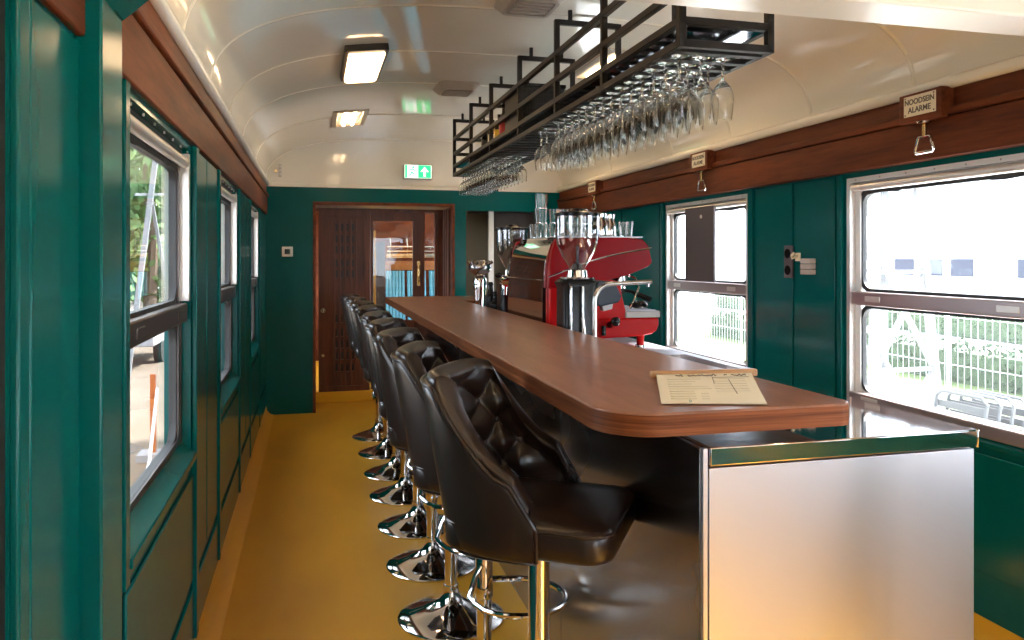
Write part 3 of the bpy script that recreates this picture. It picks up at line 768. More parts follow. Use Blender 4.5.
# ------------------------------------------------------------------ ceiling fixtures
def lamp(x, y0, y1, diff, label):
    zc = vault(x) - .002; w = .105
    t = thing('ceiling_lamp', label, 'ceiling lamp', (x, (y0 + y1) / 2, zc), group='ceiling lamps')
    sl = (vault(x + .01) - vault(x - .01)) / .02
    t.rotation_euler = (0, -math.atan(sl), 0); t['_w'] = 0; del t['_w']
    L_ = (y1 - y0) / 2
    if diff:
        b = MB(); b.quadstrip([rrect(-w, w, -L_, L_, .008, 0.03), rrect(-w, w, -L_, L_, .008, -.032), rrect(-w + .016, w - .016, -L_ + .03, L_ - .03, .006, -.034), rrect(-w + .016, w - .016, -L_ + .03, L_ - .03, .006, -.02)], True, True, True); b.build('housing', 'lamphouse', t)
        b = MB(); b.quadstrip([rrect(-w + .018, w - .018, -L_ + .032, L_ - .032, .01, -.022), rrect(-w + .018, w - .018, -L_ + .032, L_ - .032, .01, -.045), rrect(-w + .03, w - .03, -L_ + .045, L_ - .045, .01, -.055)], True, True, True); b.build('diffuser', 'lampwarm', t)
    else:
        b = MB(); o = rrect(-w - .02, w + .02, -L_, L_, .008, -.006); o2 = rrect(-w - .02, w + .02, -L_, L_, .008, .03); i1 = rrect(-w + .015, w - .015, -L_ + .04, L_ - .04, .006, -.008); i2 = rrect(-w + .035, w - .035, -L_ + .07, L_ - .07, .006, .02)
        b.quadstrip([o2, o, i1, i2], True, True, True); b.build('reflector', 'lampcream', t)
        b = MB(); o = rrect(-w - .022, w + .022, -L_ - .004, L_ + .004, .008, -.004); o2 = rrect(-w - .004, w + .004, -L_ + .02, L_ - .02, .008, -.012)
        b.quadstrip([o, o2, rrect(-w + .014, w - .014, -L_ + .035, L_ - .035, .006, -.010)], True); b.build('bezel', 'vent', t)
        for q in (-.032, .032):
            b = MB(); b.cyl((q, -L_ + .08, -.004), (q, L_ - .08, -.004), .013, 12); b.build('tube', 'tube', t)
lamp(.255, 3.78, 4.42, True, 'dark framed ceiling lamp with glowing diffuser, left of centre')
lamp(.265, 5.50, 6.15, False, 'ceiling lamp with two bare tubes near the end wall')
lamp(1.56, 3.62, 4.26, False, 'ceiling lamp with two bare tubes glowing behind the glass rack')
lamp(.255, 2.05, 2.65, False, 'added unseen ceiling lamp with two bare tubes above the nearest stools')  # out of view, continues the lamp row, added for its light
lamp(.255, .2, .85, False, 'added ceiling lamp with two bare tubes left of the arch, unseen behind the viewpoint')  # this lamp and the next are unseen, added to light the near end
lamp(1.62, .2, .85, False, 'added ceiling lamp with two bare tubes right of the arch, unseen behind the viewpoint')
lamp(1.62, 5.50, 6.15, False, 'ceiling lamp with two bare tubes above the espresso corner')
def vent(y, label):
    x = .865; z = vault(x)
    t = thing('ceiling_vent', label, 'vent', (x, y, z), world=False, group='ceiling vents')
    b = MB(); b.quadstrip([rrect(-.13, .13, -.15, .15, .05, .004), rrect(-.13, .13, -.15, .15, .05, -.01), rrect(-.10, .10, -.11, .11, .035, -.042), rrect(-.085, .085, -.095, .095, .03, -.042), rrect(-.08, .08, -.09, .09, .03, -.02)], True, False, True); b.build('housing', 'vent', t)
    b = MB(); b.box(-.075, .075, -.10, -.085, -.038, -.018); b.box(-.07, .07, -.114, -.10, -.036, -.02); b.build('slot', 'gasket', t)
    b = MB()
    for i in range(5): b.box(-.075, .075, -.07 + i * .035, -.055 + i * .035, -.046, -.03)
    b.build('fins', 'vent', t, smooth=False)
vent(4.72, 'grey ceiling vent farther down the car, left of the glass rack'); vent(3.05, 'grey ceiling vent nearest the camera at the top edge')

# emergency exit sign
ex = thing('exit_sign', 'green and white illuminated emergency exit sign with arrow above the end doorway', 'exit sign', (.916, YE, 2.06))
ex.location = (.916, YE - .006, 2.06)
b = MB(); b.box(.788, 1.044, YE - .075, YE - .004, 2.055, 2.186); b.build('housing', 'switch', ex, bevel=.004)
yf = YE - .077
b = MB(); b.box(.796, 1.036, yf - .001, yf + .001, 2.063, 2.178); b.build('face', 'signwhite', ex, smooth=False)
b = MB(); b.box(.80, .818, yf - .003, yf, 2.065, 2.176); b.build('green_bar', 'signgreen', ex, smooth=False)
b = MB(); b.box(.916, 1.030, yf - .003, yf, 2.065, 2.176); b.build('green_field', 'signgreen', ex, smooth=False)
b = MB(); b.prism([(.973, 2.165), (.935, 2.118), (.955, 2.118), (.955, 2.122), (.963, 2.122), (.963, 2.076), (.983, 2.076), (.983, 2.122), (.991, 2.122), (.991, 2.118), (1.011, 2.118)], 'y', yf - .005, yf - .002); b.build('arrow', 'signwhite', ex, smooth=False)
b = MB(); b.sphere((.872, yf - .002, 2.158), .010, 10, (1, .2, 1))
for p0, p1, w in (((.868, 2.147), (.858, 2.115), .016), ((.866, 2.143), (.888, 2.126), .008), ((.864, 2.143), (.842, 2.132), .008), ((.858, 2.115), (.878, 2.096), .010), ((.878, 2.096), (.872, 2.075), .009), ((.857, 2.115), (.850, 2.094), .010), ((.850, 2.094), (.832, 2.082), .009)):
    b.bar((p0[0], yf - .003, p0[1]), (p1[0], yf - .003, p1[1]), .003, w)
b.build('running_figure', 'signgreen', ex)
# small fixings on the cream wall
b = MB(); b.cyl((-.30, YE, 2.10), (-.30, YE - .02, 2.10), .013); tag(b.build('brass_hook', 'brass'), 'small round brass fixing on the cream end wall, left corner', 'fixing')
t = thing('terminal_block', 'small white terminal strip on the cream end wall beside the brass fixing', 'terminal block', (-.265, YE, 2.09))
b = MB(); b.box(-.277, -.253, YE - .014, YE, 2.05, 2.16); b.build('body', 'switch', t, bevel=.002)
b = MB()
for i in range(3): b.box(-.273, -.257, YE - .018, YE - .013, 2.06 + i * .034, 2.08 + i * .034)
b.build('terminals', 'white', t, bevel=.001)
t = thing('thermostat', 'white square thermostat with black display on the green end wall', 'thermostat', (-.205, YE, 1.405))
b = MB(); b.box(-.252, -.16, YE - .022, YE - .0005, 1.362, 1.448); b.build('body', 'white', t, bevel=.004)
b = MB(); b.box(-.228, -.184, YE - .025, YE - .021, 1.383, 1.427); b.build('display', 'black', t, smooth=False)

# emergency brake signs and pull handles
def alarm(y, txt, label, label2):
    X = XR - .062
    t = thing('alarm_box', label, 'alarm sign', (XR - .035, y, 1.862), group='wooden alarm boxes')
    b = MB(); b.box(X - .032, XR - .0345, y - .10, y + .105, 1.872, 1.972).box(X - .032, X, y - .10, y + .105, 1.86, 1.874); b.build('box', 'mahog', t, bevel=.003)
    b = MB(); b.box(X - .0345, X - .0315, y - .078, y + .078, 1.885, 1.962); p = b.build('plate', 'plate', t, bevel=.001)
    b = MB()
    for yy in (-.07, .07):
        for zz in (1.892, 1.955): b.cyl((X - .0355, y + yy, zz), (X - .034, y + yy, zz), .0032, 8)
    b.build('screws', 'ink', p)
    for i, s in enumerate(txt):
        mw = Matrix.Translation((X - .0348 - t.location.x, 0, 1.938 - i * .031 - t.location.z)) @ Matrix(((0, 0, -1, 0), (-1, 0, 0, 0), (0, 1, 0, 0), (0, 0, 0, 1)))
        text(s, 'lettering', 'ink', p, .0285 if len(s) > 6 else .030, mw)
    h = thing('emergency_pull', label2, 'pull handle', (X + .01, y, 1.858), group='chrome alarm pull handles')
    hx = X - .012
    b = MB(); b.lathe([(0, 0), (.026, 0), (.026, -.006), (.012, -.012), (0, -.012)], (hx, y, 1.8595), 20); b.build('collar', 'chrome', h)
    b = MB(); b.cyl((hx, y, 1.85), (hx, y, 1.805), .008); b.build('stem', 'brass', h)
    b = MB(); b.tube([(hx, y + .026, 1.803), (hx, y + .030, 1.80), (hx, y + .046, 1.752), (hx, y + .040, 1.746), (hx, y - .040, 1.746), (hx, y - .046, 1.752), (hx, y - .030, 1.80), (hx, y - .026, 1.803)], .0058, 8, True); b.build('grip', 'chrome', h)
alarm(2.42, ['NOODSEIN', 'ALARME'], 'mahogany alarm box with lettered ivory plate above the near right window', 'chrome pull handle under the near lettered alarm plate')
alarm(4.13, ['NOODSEIN', 'ALARME'], 'mahogany alarm box with ivory plate above the farther right window', 'chrome pull handle above the farther right window')
alarm(5.92, ['NOODSEIN', 'ALARME'], 'mahogany alarm box with ivory plate behind the espresso machine, farthest away', 'chrome pull handle farthest down the right wall above the espresso machine')
# socket and switches on the green wall
XP = XR - .007
t = thing('wall_socket', 'dark grey double socket plate on the green wall between the windows', 'socket', (XP, 3.36, 1.25))
b = MB(); b.box(XP - .012, XP, 3.328, 3.392, 1.252, 1.412); p = b.build('plate', 'socket', t, bevel=.003)
for z in (1.29, 1.372):
    b = MB(); b.lathe([(0, 0), (.022, 0), (.024, .002), (.024, .004)], n=18); bmesh.ops.rotate(b.bm, verts=b.bm.verts, cent=(0, 0, 0), matrix=Matrix.Rotation(R(90), 3, 'Y')); bmesh.ops.translate(b.bm, verts=b.bm.verts, vec=(XP - .0165, 3.36, z)); b.build('outlet', 'black', t)
t = thing('light_switch', 'pale grey triple switch block right of the dark socket', 'switch', (XP, 3.19, 1.27))
for i in range(3):
    b = MB(); b.box(XP - .03, XP, 3.155, 3.235, 1.272 + i * .026, 1.296 + i * .026); b.build('rocker', 'switch', t, bevel=.003)
t = thing('wall_hook', 'small ivory hook between the dark socket and the pale switch block', 'hook', (XP, 3.29, 1.36))
b = MB(); b.box(XP - .006, XP, 3.27, 3.31, 1.335, 1.375); b.build('plate', 'plate', t, bevel=.002)
b = MB(); b.tube([(XP - .006, 3.29, 1.36), (XP - .035, 3.29, 1.35), (XP - .04, 3.285, 1.362), (XP - .036, 3.27, 1.375)], .007); b.build('hook_arm', 'plate', t)
# dark notice board leaning in the far right window
t = thing('notice_board', 'dark grey board propped in the upper pane of the farther right window', 'board', (XR - .01, 4.28, 1.2))
b = MB(); b.box(XR - .012, XR + .004, 4.10, 4.46, 1.206, 1.66); b.build('panel', 'socket', t, bevel=.002)
b = MB(); b.cyl((XR - .016, 4.25, 1.60), (XR - .011, 4.25, 1.60), .012); b.build('sticker', 'white', t)

# ------------------------------------------------------------------ espresso machine and grinders
em = thing('espresso_machine', 'large red espresso machine with mirror back on the rear counter', 'espresso machine', (1.55, 4.15, .877))
Y0, Y1 = 3.78, 4.61
up = [(1.17, 1.192), (1.176, 1.294), (1.19, 1.388), (1.21, 1.447), (1.25, 1.455), (1.598, 1.457), (1.69, 1.447), (1.722, 1.415), (1.742, 1.324), (1.717, 1.303), (1.60, 1.258), (1.495, 1.235)]
for y0, y1 in ((Y0, Y0 + .05), (Y1 - .05, Y1)):
    b = MB(); b.prism(up, 'y', y0, y1); b.build('side_cover', 'red', em, bevel=.008, seg=3)
b = MB(); b.prism([(p[0] * .97 + .045, p[1] * .97 + .04) for p in up], 'y', Y0 + .05, Y1 - .05); b.build('boiler_housing', 'steelp', em, bevel=.006)
b = MB(); b.quadstrip([[(x, y, z) for x, z in ((1.155, .95), (1.150, 1.02), (1.153, 1.20), (1.165, 1.33), (1.195, 1.42), (1.24, 1.462), (1.26, 1.462), (1.26, .95))] for y in (Y0 + .052, Y1 - .052)], True, True, True)
b.build('back_panel', 'steelp', em, ang=40)['label'] = 'mirror polished back panel'
b = MB(); b.tube([(1.168, Y0 - .002, 1.253), (1.381, Y0 - .003, 1.331), (1.48, Y0 - .003, 1.357), (1.569, Y0 - .003, 1.376), (1.735, Y0 - .003, 1.403)], .004, 6).tube([(1.150, Y0 + .05, 1.235), (1.150, Y1 - .05, 1.235)], .003, 6); b.build('trim_strip', 'chrome', em)
for y0, y1 in ((Y0 + .01, Y0 + .05), (Y1 - .05, Y1 - .01)):
    b = MB(); b.prism([(1.18, 1.22), (1.50, 1.24), (1.564, 1.225), (1.575, 1.15), (1.60, 1.06), (1.60, .99), (1.18, .96)], 'y', y0, y1); b.build('side_leg', 'redl', em, bevel=.006)
b = MB(); b.box(1.18, 1.52, Y0 + .05, Y1 - .05, .96, 1.24); b.build('body', 'black', em, bevel=.004)
b = MB(); b.prism([(1.392, 1.036), (1.78, 1.034), (1.78, .995), (1.768, .965), (1.74, .948), (1.68, .938), (1.475, .931), (1.392, .931)], 'y', Y0, Y1); b.build('base', 'redl', em, bevel=.01, seg=3)['label'] = 'bright red lower body'
b = MB(); b.box(1.59, 1.785, Y0 - .004, Y1 + .004, 1.036, 1.070); tr = b.build('drip_tray', 'switch', em, bevel=.004)
b = MB()
for i in range(14): b.box(1.60, 1.775, Y0 + .03 + i * .048, Y0 + .055 + i * .048, 1.069, 1.074)
b.build('grate', 'steelb', tr, smooth=False)
for x in (1.225, 1.69):
    for y in (Y0 + .04, Y1 - .04):
        b = MB(); b.lathe([(0, .0), (.028, 0), (.026, .012), (.0, .012)], (x, y, .8775), 18); b.build('foot', 'chrome', em)
        b = MB(); b.lathe([(0, .012), (.02, .012), (.019, .04), (.026, .085), (0, .085)], (x, y, .8775), 18); b.build('leg', 'redl', em)
for i, y in enumerate((Y0 + .19, Y1 - .19)):
    b = MB(); b.lathe([(0, 0), (.036, 0), (.038, .03), (.034, .07), (0, .07)], (1.63, y, 1.185), 20); g = b.build('group_head', 'chrome', em)
    b = MB(); b.lathe([(0, 0), (.03, 0), (.034, .028), (0, .028)], (1.63, y, 1.156), 20); b.tube([(1.665, y, 1.17), (1.70, y - .01, 1.165), (1.73, y - .02, 1.15), (1.80, y - .045, 1.12)], [.008, .009, .016, .015], 10); b.build('portafilter', 'black', g)
b = MB(); b.tube([(1.625, Y0 + .06, 1.26), (1.66, Y0 + .02, 1.24), (1.665, Y0 - .0, 1.2), (1.625, Y0 - .01, 1.11), (1.61, Y0 - .01, 1.085)], .006, 8); b.build('steam_wand', 'chrome', em)
b = MB(); b.sphere((1.665, Y0 - .005, 1.105), .03, 12, (1.7, 1, .75)); b.cyl((1.62, Y0 + .02, 1.10), (1.65, Y0, 1.105), .012); b.build('steam_knob', 'black', em)
b = MB(); b.cyl((1.50, Y0 + .0, 1.0), (1.50, Y0 - .06, 1.02), .016).sphere((1.505, Y0 - .07, 1.025), .026, 12).cyl((1.46, Y0 - .02, 1.0), (1.46, Y0 - .02, .95), .012); b.build('water_tap', 'black', em)
b = MB(); b.box(1.24, 1.70, Y0 + .03, Y1 - .03, 1.4575, 1.463); b.build('cup_tray', 'steelb', em)

def grinder(x, y, s, label, zb, ht, holder):
    t = thing('coffee_grinder', label, 'coffee grinder', (x, y, zb), group='coffee grinders')
    zc = ht - .315          # body top
    b = MB(); b.quadstrip([rrect(x - .095, x + .085, y - .085, y + .085, .03, zb), rrect(x - .095, x + .085, y - .085, y + .085, .03, zb + .02), rrect(x - .088, x + .075, y - .075, y + .075, .03, zb + .05), rrect(x - .088, x + .078, y - .075, y + .075, .03, zc - .04), rrect(x - .10, x + .09, y - .08, y + .08, .035, zc - .015), rrect(x - .085, x + .075, y - .07, y + .07, .04, zc)], True, True, True); b.build('body', 'black', t, ang=50)
    b = MB(); b.lathe([(0, 0), (.083, 0), (.085, .004), (.083, .008), (.05, .01), (.046, .04), (.04, .045), (0, .045)], (x, y, zc + .001), 26); b.build('collar', 'chrome', t)
    hp = [(.034, .045), (.046, .065), (.066, .095), (.085, .13), (.098, .165), (.104, .20), (.1045, .30)]
    b = MB(); b.lathe([(r, zc + z) for r, z in hp] + [(r - .0025, zc + z + (.004 if i == 0 else 0)) for i, (r, z) in reversed(list(enumerate(hp)))], (x, y, 0), 36); b.build('hopper', 'hopper', t, ang=60)
    b = MB(); b.lathe([(0, .297), (.098, .297), (.108, .300), (.108, .312), (.10, .318), (.04, .322), (.034, .335), (0, .335)], (x, y, zc), 36); b.build('lid', 'black', t)
    b = MB(); b.lathe([(0, .045), (.026, .045), (.024, .07), (.008, .078), (.008, .16), (0, .16)], (x, y, zc), 16); b.build('burr_cap', 'black', t)
    if holder:
        b = MB(); b.prism([(x + .075, zc - .005), (x + .17, zc - .012), (x + .205, zc - .085), (x + .19, zc - .112), (x + .10, zc - .130), (x + .075, zc - .12)], 'y', y - .06, y + .06); b.build('dosing_head', 'cloth', t, bevel=.010)
        b = MB(); b.prism([(x + .125, zc - .155), (x + .17, zc - .145), (x + .175, zc - .118), (x + .115, zc - .125)], 'y', y - .02, y + .02); b.build('spout', 'switch', t, bevel=.003)
        for q in (-.07, -.012):
            b = MB(); b.box(x + q, x + q + .012, y - .10, y - .075, zb + .06, zc - .03); b.build('side_rib', 'steelp', t, bevel=.003)
    else:
        for q, r in ((-.075, .026), (.03, .022)):
            b = MB(); b.cyl((x + q, y - .07, zc - .03), (x + q, y - .15, zc - .035), r); b.cyl((x + q, y - .12, zc - .03), (x + q - .005, y - .12, zc - .11), r * .7); b.build('portafilter_fork', 'chrome', t)
        b = MB(); b.cyl((x - .10, y - .14, zc - .035), (x + .06, y - .14, zc - .03), .015); b.build('wooden_handle', 'woodh', t)
        for q in (-.04, -.12):
            b = MB(); b.sphere((x + q, y - .13, zc + .012), .024, 12, (1, 1, .75)); b.build('knob', 'black', t)
ZBC = .8775
grinder(1.225, 3.5, 1, 'black coffee grinder with clear hopper in front of the red machine', ZBC, 1.565, True)
grinder(1.25, 4.85, 1, 'black coffee grinder with clear hopper beyond the red machine', ZBC, 1.545, False)
# bent steel tap at the bar edge
t = thing('water_faucet', 'bent brushed steel faucet pipe behind the bar top edge', 'faucet', (1.2, 3.2, .8775))
b = MB(); b.tube([(1.2, 3.2, .8775), (1.2, 3.2, 1.14)] + [(1.2 + .075 - .075 * math.cos(R(a)), 3.2, 1.16 + .075 * math.sin(R(a))) for a in (0, 18, 36, 54, 72, 90)] + [(1.31, 3.2, 1.237), (1.44, 3.2, 1.243), (1.47, 3.2, 1.243)], .0105, 14); b.build('spout', 'chromed', t)
b = MB(); b.cyl((1.455, 3.2, 1.24), (1.455, 3.2, 1.222), .008); b.build('nozzle', 'chrome', t)
b = MB(); b.lathe([(0, 0), (.022, 0), (.02, .012), (0, .012)], (1.2, 3.2, .8775), 18); b.build('flange', 'chrome', t)
b = MB(); b.cyl((1.172, 3.2, .8785), (1.145, 3.2, 1.09), .006); tag(b.build('stirring_spoon', 'chrome'), 'short slanted steel rod left of the bent faucet', 'spoon')
# beer tap column
t = thing('drinks_tap', 'chrome drinks column with round spoked head at the far end of the bar', 'drinks tap', (1.2, 5.05, ZST))
cx, cy = 1.205, 5.62; ZST = .8775; t.location = (cx, cy, ZST)
b = MB(); b.lathe([(0, .0), (.06, .0), (.056, .012), (.046, .05), (.042, .15), (.048, .24), (.052, .30), (.046, .325), (.032, .335), (0, .335)], (cx, cy, ZST), 24); b.build('column', 'chrome', t)
b = MB(); b.lathe([(0, .33), (.03, .335), (.055, .355), (.082, .38), (.088, .405), (.082, .425), (.055, .445), (0, .46)], (cx, cy, ZST), 26); hd = b.build('head', 'steeld', t)
for i in range(12):
    a = 2 * PI * i / 12; b = MB(); b.cyl((cx + .055 * math.cos(a), cy + .055 * math.sin(a), ZST + .42), (cx + .095 * math.cos(a), cy + .095 * math.sin(a), ZST + .445), .013, 8); b.build('spoke', 'steeld', hd)
# black pourers / syrup pumps between
def canister(x, y, h, m, label, name='canister', cat='canister'):
    t = thing(name, label, cat, (x, y, ZBC), world=False)
    b = MB(); b.lathe([(0, 0), (.04, 0), (.042, .01), (.042, h * .75), (.02, h * .86), (.016, h), (0, h)], n=18); b.build('body', m, t)
    b = MB(); b.sphere((0, 0, h + .012), .02, 10); b.build('stopper', 'black', t)
canister(1.19, 5.2, .28, 'black', 'black bottle standing nearest the chrome drinks column')
canister(1.19, 5.05, .22, 'black', 'short black canister just beyond the far grinder')
# tumblers on the cup tray
def tumbler(x, y, z, label, h=.085):
    b = MB(); b.lathe([(0, 0), (.033, 0), (.040, h), (.038, h), (.031, .007), (0, .007)], n=16)
    o = b.build('tumbler', 'glass', ang=50); o.location = (x, y, z); tag(o, label, 'tumbler', 'tumblers on the espresso machine'); return o
TZ = 1.4635
tum = tumbler(1.285, 4.30, TZ, 'clear tumbler at the bottom of the tallest stack on the machine')
def tcopy(x, y, z, label):
    o = tum.copy(); COL.objects.link(o); o.location = (x, y, z); o['label'] = label
tcopy(1.285, 4.30, TZ + .0855, 'clear tumbler in the middle of the tallest stack on the machine')
tcopy(1.285, 4.30, TZ + .171, 'clear tumbler on top of the tallest stack on the machine')
for i, (x, y) in enumerate(((1.37, 4.30), (1.455, 4.30), (1.54, 4.30))):
    w = ('first', 'second', 'third')[i]
    tcopy(x, y, TZ, 'clear tumbler at the bottom, %s short stack right of the tallest' % w)
    tcopy(x, y, TZ + .0855, 'clear tumbler on top, %s short stack right of the tallest' % w)
for i, (x, y) in enumerate(((1.28, 4.40), (1.365, 4.39), (1.45, 4.39), (1.535, 4.39))):
    tcopy(x, y, TZ, 'clear tumbler in the single back row on the machine, %s from the left' % ORD[i])
for i, (x, y) in enumerate(((1.655, 3.93), (1.665, 4.03))):
    tcopy(x, y, TZ, 'clear tumbler right of the steel pitchers, %s one' % ('nearer', 'farther')[i])
def pitcher(x, y, label):
    t = thing('milk_pitcher', label, 'pitcher', (x, y, TZ), world=False, group='steel milk pitchers')
    b = MB(); b.lathe([(0, 0), (.042, 0), (.045, .01), (.04, .07), (.033, .10), (.037, .125), (.035, .125), (.031, .10), (.038, .07), (.043, .012), (0, .012)], n=24); b.build('body', 'chrome', t)
    b = MB(); b.tube([(.0, .036, .115), (.0, .07, .11), (.0, .078, .08), (.0, .066, .04), (.0, .043, .03)], .005, 8); b.build('handle', 'chrome', t)
pitcher(1.50, 3.92, 'steel milk pitcher on the machine, left one behind the near hopper'); pitcher(1.58, 4.0, 'steel milk pitcher on the machine, right one beside the tumblers')

# ------------------------------------------------------------------ outside, right
ZG = -.75
ZP = -.54
b = MB(); b.box(XR + .3, 5.2, -14, 40, ZP - .5, ZP); struct(b.build('ground_terrace', 'paving', smooth=False))
b = MB(); b.box(7.6, 11.2, -14, 40, ZG - .05, ZG + .015); struct(b.build('ground_lawn', 'grass', smooth=False))
b = MB(); b.box(5.2, 60, -30, 60, ZG - .1, ZG - .02); struct(b.build('ground_road', 'paving', smooth=False))
def hedge(x, y0, y1, h, w, label, seed):
    random.seed(seed); b = MB(); bm = b.bm
    n = int((y1 - y0) * 420)
    for i in range(n):
        c = Vector((x + random.uniform(-w / 2, w / 2), random.uniform(y0, y1), ZG + random.uniform(.02, h) * (1 + .08 * math.sin(i))))
        d = Vector((random.uniform(-1, 1), random.uniform(-1, 1), random.uniform(-.4, 1))).normalized(); e = d.orthogonal().normalized(); s = random.uniform(.035, .07); f = d.cross(e)
        vs = [bm.verts.new(c + e * s), bm.verts.new(c + f * s * .6), bm.verts.new(c - e * s), bm.verts.new(c - f * s * .6)]; bm.faces.new(vs)
    b2 = MB(); b.box(x - w * .4, x + w * .4, y0, y1, ZG, ZG + h * .8)
    tag(b.build('hedge', 'hedge', smooth=False), label, 'hedge')
hedge(10.7, 3, 19, .66, .6, 'clipped green hedge behind the wire fence, nearer of two', 1)
hedge(17.0, 8, 30, .72, .7, 'low dark hedge across the road, farther of two', 2)
fn = thing('wire_fence', 'white wire mesh fence in front of the nearer hedge', 'fence', (9.6, 8, ZG))
for y in [2 + i * 2.0 for i in range(9)]:
    b = MB(); b.cyl((9.6, y, ZG), (9.6, y, ZG + 1.25), .022, 8); b.build('post', 'wirew', fn)
b = MB()
for i in range(128): b.bar((9.6, 2 + i * .126, ZG + .05), (9.6, 2 + i * .126, ZG + 1.2), .005, .005)
for z in (.06, .45, .85, 1.18): b.bar((9.6, 2, ZG + z), (9.6, 18, ZG + z), .008, .008)
b.build('mesh_panel', 'wirew', fn, smooth=False)
def mast(x, y, h, w, label, m='galv', n=5, lw=.07):
    t = thing('lattice_mast', label, 'mast', (x, y, ZG))
    for sx, sy in ((-1, -1), (1, -1), (1, 1), (-1, 1)):
        b = MB(); b.bar((x + sx * w, y + sy * w, ZG), (x + sx * w * .3, y + sy * w * .3, ZG + h), lw, lw); b.build('leg', m, t, smooth=False)
    b = MB()
    for k in range(n):
        q0, q1 = k / n, (k + 1) / n; a0 = w * (1 - .7 * q0); a1 = w * (1 - .7 * q1); z0, z1 = ZG + h * q0, ZG + h * q1
        for sy in (-1, 1): b.bar((x - a0, y + sy * a0, z0), (x + a1, y + sy * a1, z1), lw * .64, lw * .64)
        for sx in (-1, 1): b.bar((x + sx * a0, y - a0, z0), (x + sx * a1, y + a1, z1), lw * .64, lw * .64)
        for sy in (-1, 1): b.bar((x - a1, y + sy * a1, z1), (x + a1, y + sy * a1, z1), .04, .04)
    b.build('bracing', m, t, smooth=False)
mast(5.75, 6.9, 4.9, .42, 'pale lattice mast outside the near right window')
def chair(x, y, label, n=1):
    t = thing('terrace_chair', label, 'chair', (x, y, ZP), group='stacked aluminium terrace chairs')
    b = MB()
    w, s = .25, .2
    for sy in (-1, 1):
        b.tube([(x - s, y + sy * w, ZP), (x - s + .01, y + sy * w, ZP + .62), (x - s + .05, y + sy * w, ZP + .66), (x + s - .05, y + sy * w, ZP + .66), (x + s, y + sy * w, ZP)], .013, 8)
    b.build('leg_frame', 'chairalu', t)
    b = MB(); b.tube([(x + s - .05, y - w + .02, ZP + .42), (x + s + .03, y - w + .02, ZP + .84), (x + s + .035, y - w + .07, ZP + .88), (x + s + .035, y + w - .07, ZP + .88), (x + s + .03, y + w - .02, ZP + .84), (x + s - .05, y + w - .02, ZP + .42)], .013, 8)
    for k in range(4): b.bar((x + s + .02 + .004 * k, y - w + .03, ZP + .56 + .075 * k), (x + s + .02 + .004 * k, y + w - .03, ZP + .56 + .075 * k), .008, .05)
    b.build('backrest', 'chairalu', t)
    b = MB()
    for k in range(6): b.box(x - s + .02 + k * .06, x - s + .065 + k * .06, y - w + .02, y + w - .02, ZP + .42, ZP + .435)
    b.build('seat', 'chairalu', t, smooth=False)
for i in range(4): chair(4.42 + .085 * i, 4.72 - .03 * i, 'aluminium terrace chair outside the near right window, %s from the left in its nest' % ORD[i])
chair(4.0, 6.3, 'aluminium terrace chair outside the farther right window')
bd = thing('white_building', 'long white building with a band of windows beyond the right windows', 'building', (34, 16, ZG))
b = MB(); b.box(34, 40, -6, 60, ZG - .1, 11); b.build('facade', 'building', bd, smooth=False)
for i in range(22):
    b = MB(); b.box(33.94, 34.0, -2 + i * 2.1, -.5 + i * 2.1, .35, 1.3); b.build('window_band', 'bglass' if i % 4 else 'switch', bd, smooth=False)
b = MB(); b.bar((12.6, 8.4, ZG), (12.6, 8.4, 6), .07, .07); tag(b.build('lamp_post', 'galv', smooth=False), 'thin grey post standing beyond the fence', 'post')
# ------------------------------------------------------------------ outside, left
b = MB(); b.box(-30, XL - .4, -10, 60, -1.0, -.9); struct(b.build('ground_yard', 'sand', smooth=False))
b = MB(); b.box(-1.15, XL - .4, -10, 60, -.9, -.86); struct(b.build('ground_platform', 'concrete', smooth=False))
def tree(x, y, h, r, m, label, seed):
    random.seed(seed)
    t = thing('tree', label, 'tree', (x, y, -.9), group='trees outside the left windows')
    b = MB(); b.tube([(x, y, -.9), (x + .1, y, h * .3), (x - .1, y + .1, h * .6), (x, y, h * .85)], [.2, .16, .11, .04], 8); b.build('trunk', 'bark', t)
    b = MB(); bm = b.bm
    blobs = [(Vector((x + random.uniform(-r, r) * .7, y + random.uniform(-r, r) * .8, random.uniform(.02, 1) * h)), random.uniform(.35, .6) * r) for _ in range(20)]
    for i in range(5200):
        c0, rr = random.choice(blobs); d = Vector((random.gauss(0, 1), random.gauss(0, 1), random.gauss(0, 1))).normalized(); c = c0 + d * rr * random.uniform(.6, 1)
        e = d.orthogonal().normalized(); e.rotate(Matrix.Rotation(random.uniform(0, 6), 3, d)); f = d.cross(e); s = random.uniform(.11, .24)
        vs = [bm.verts.new(c + e * s), bm.verts.new(c + f * s * .6), bm.verts.new(c - e * s), bm.verts.new(c - f * s * .6)]; bm.faces.new(vs)
    b.build('foliage', m, t, smooth=False)
tree(-4.6, 24.5, 6.5, 2.6, 'leaf1', 'leafy light green tree nearest beyond the left windows', 11)
tree(-13.5, 31, 9, 3.6, 'leaf2', 'dark green tree standing behind the mast on the left', 12)
tree(-5.6, 34.5, 8, 2.8, 'leaf1', 'green tree farther down the track through the left windows', 13)
tree(-12, 46, 10, 4.2, 'leaf2', 'tall dark tree farthest down the left side', 16)
tree(-3.2, 42, 8, 2.6, 'leaf1', 'green tree far off next to the track on the left', 18)
ZGs = ZG; ZG = -.9
t = thing('pylon', 'pale leaning pylon with braces among the trees outside the near left window', 'pylon', (-2.8, 15.3, -.9))
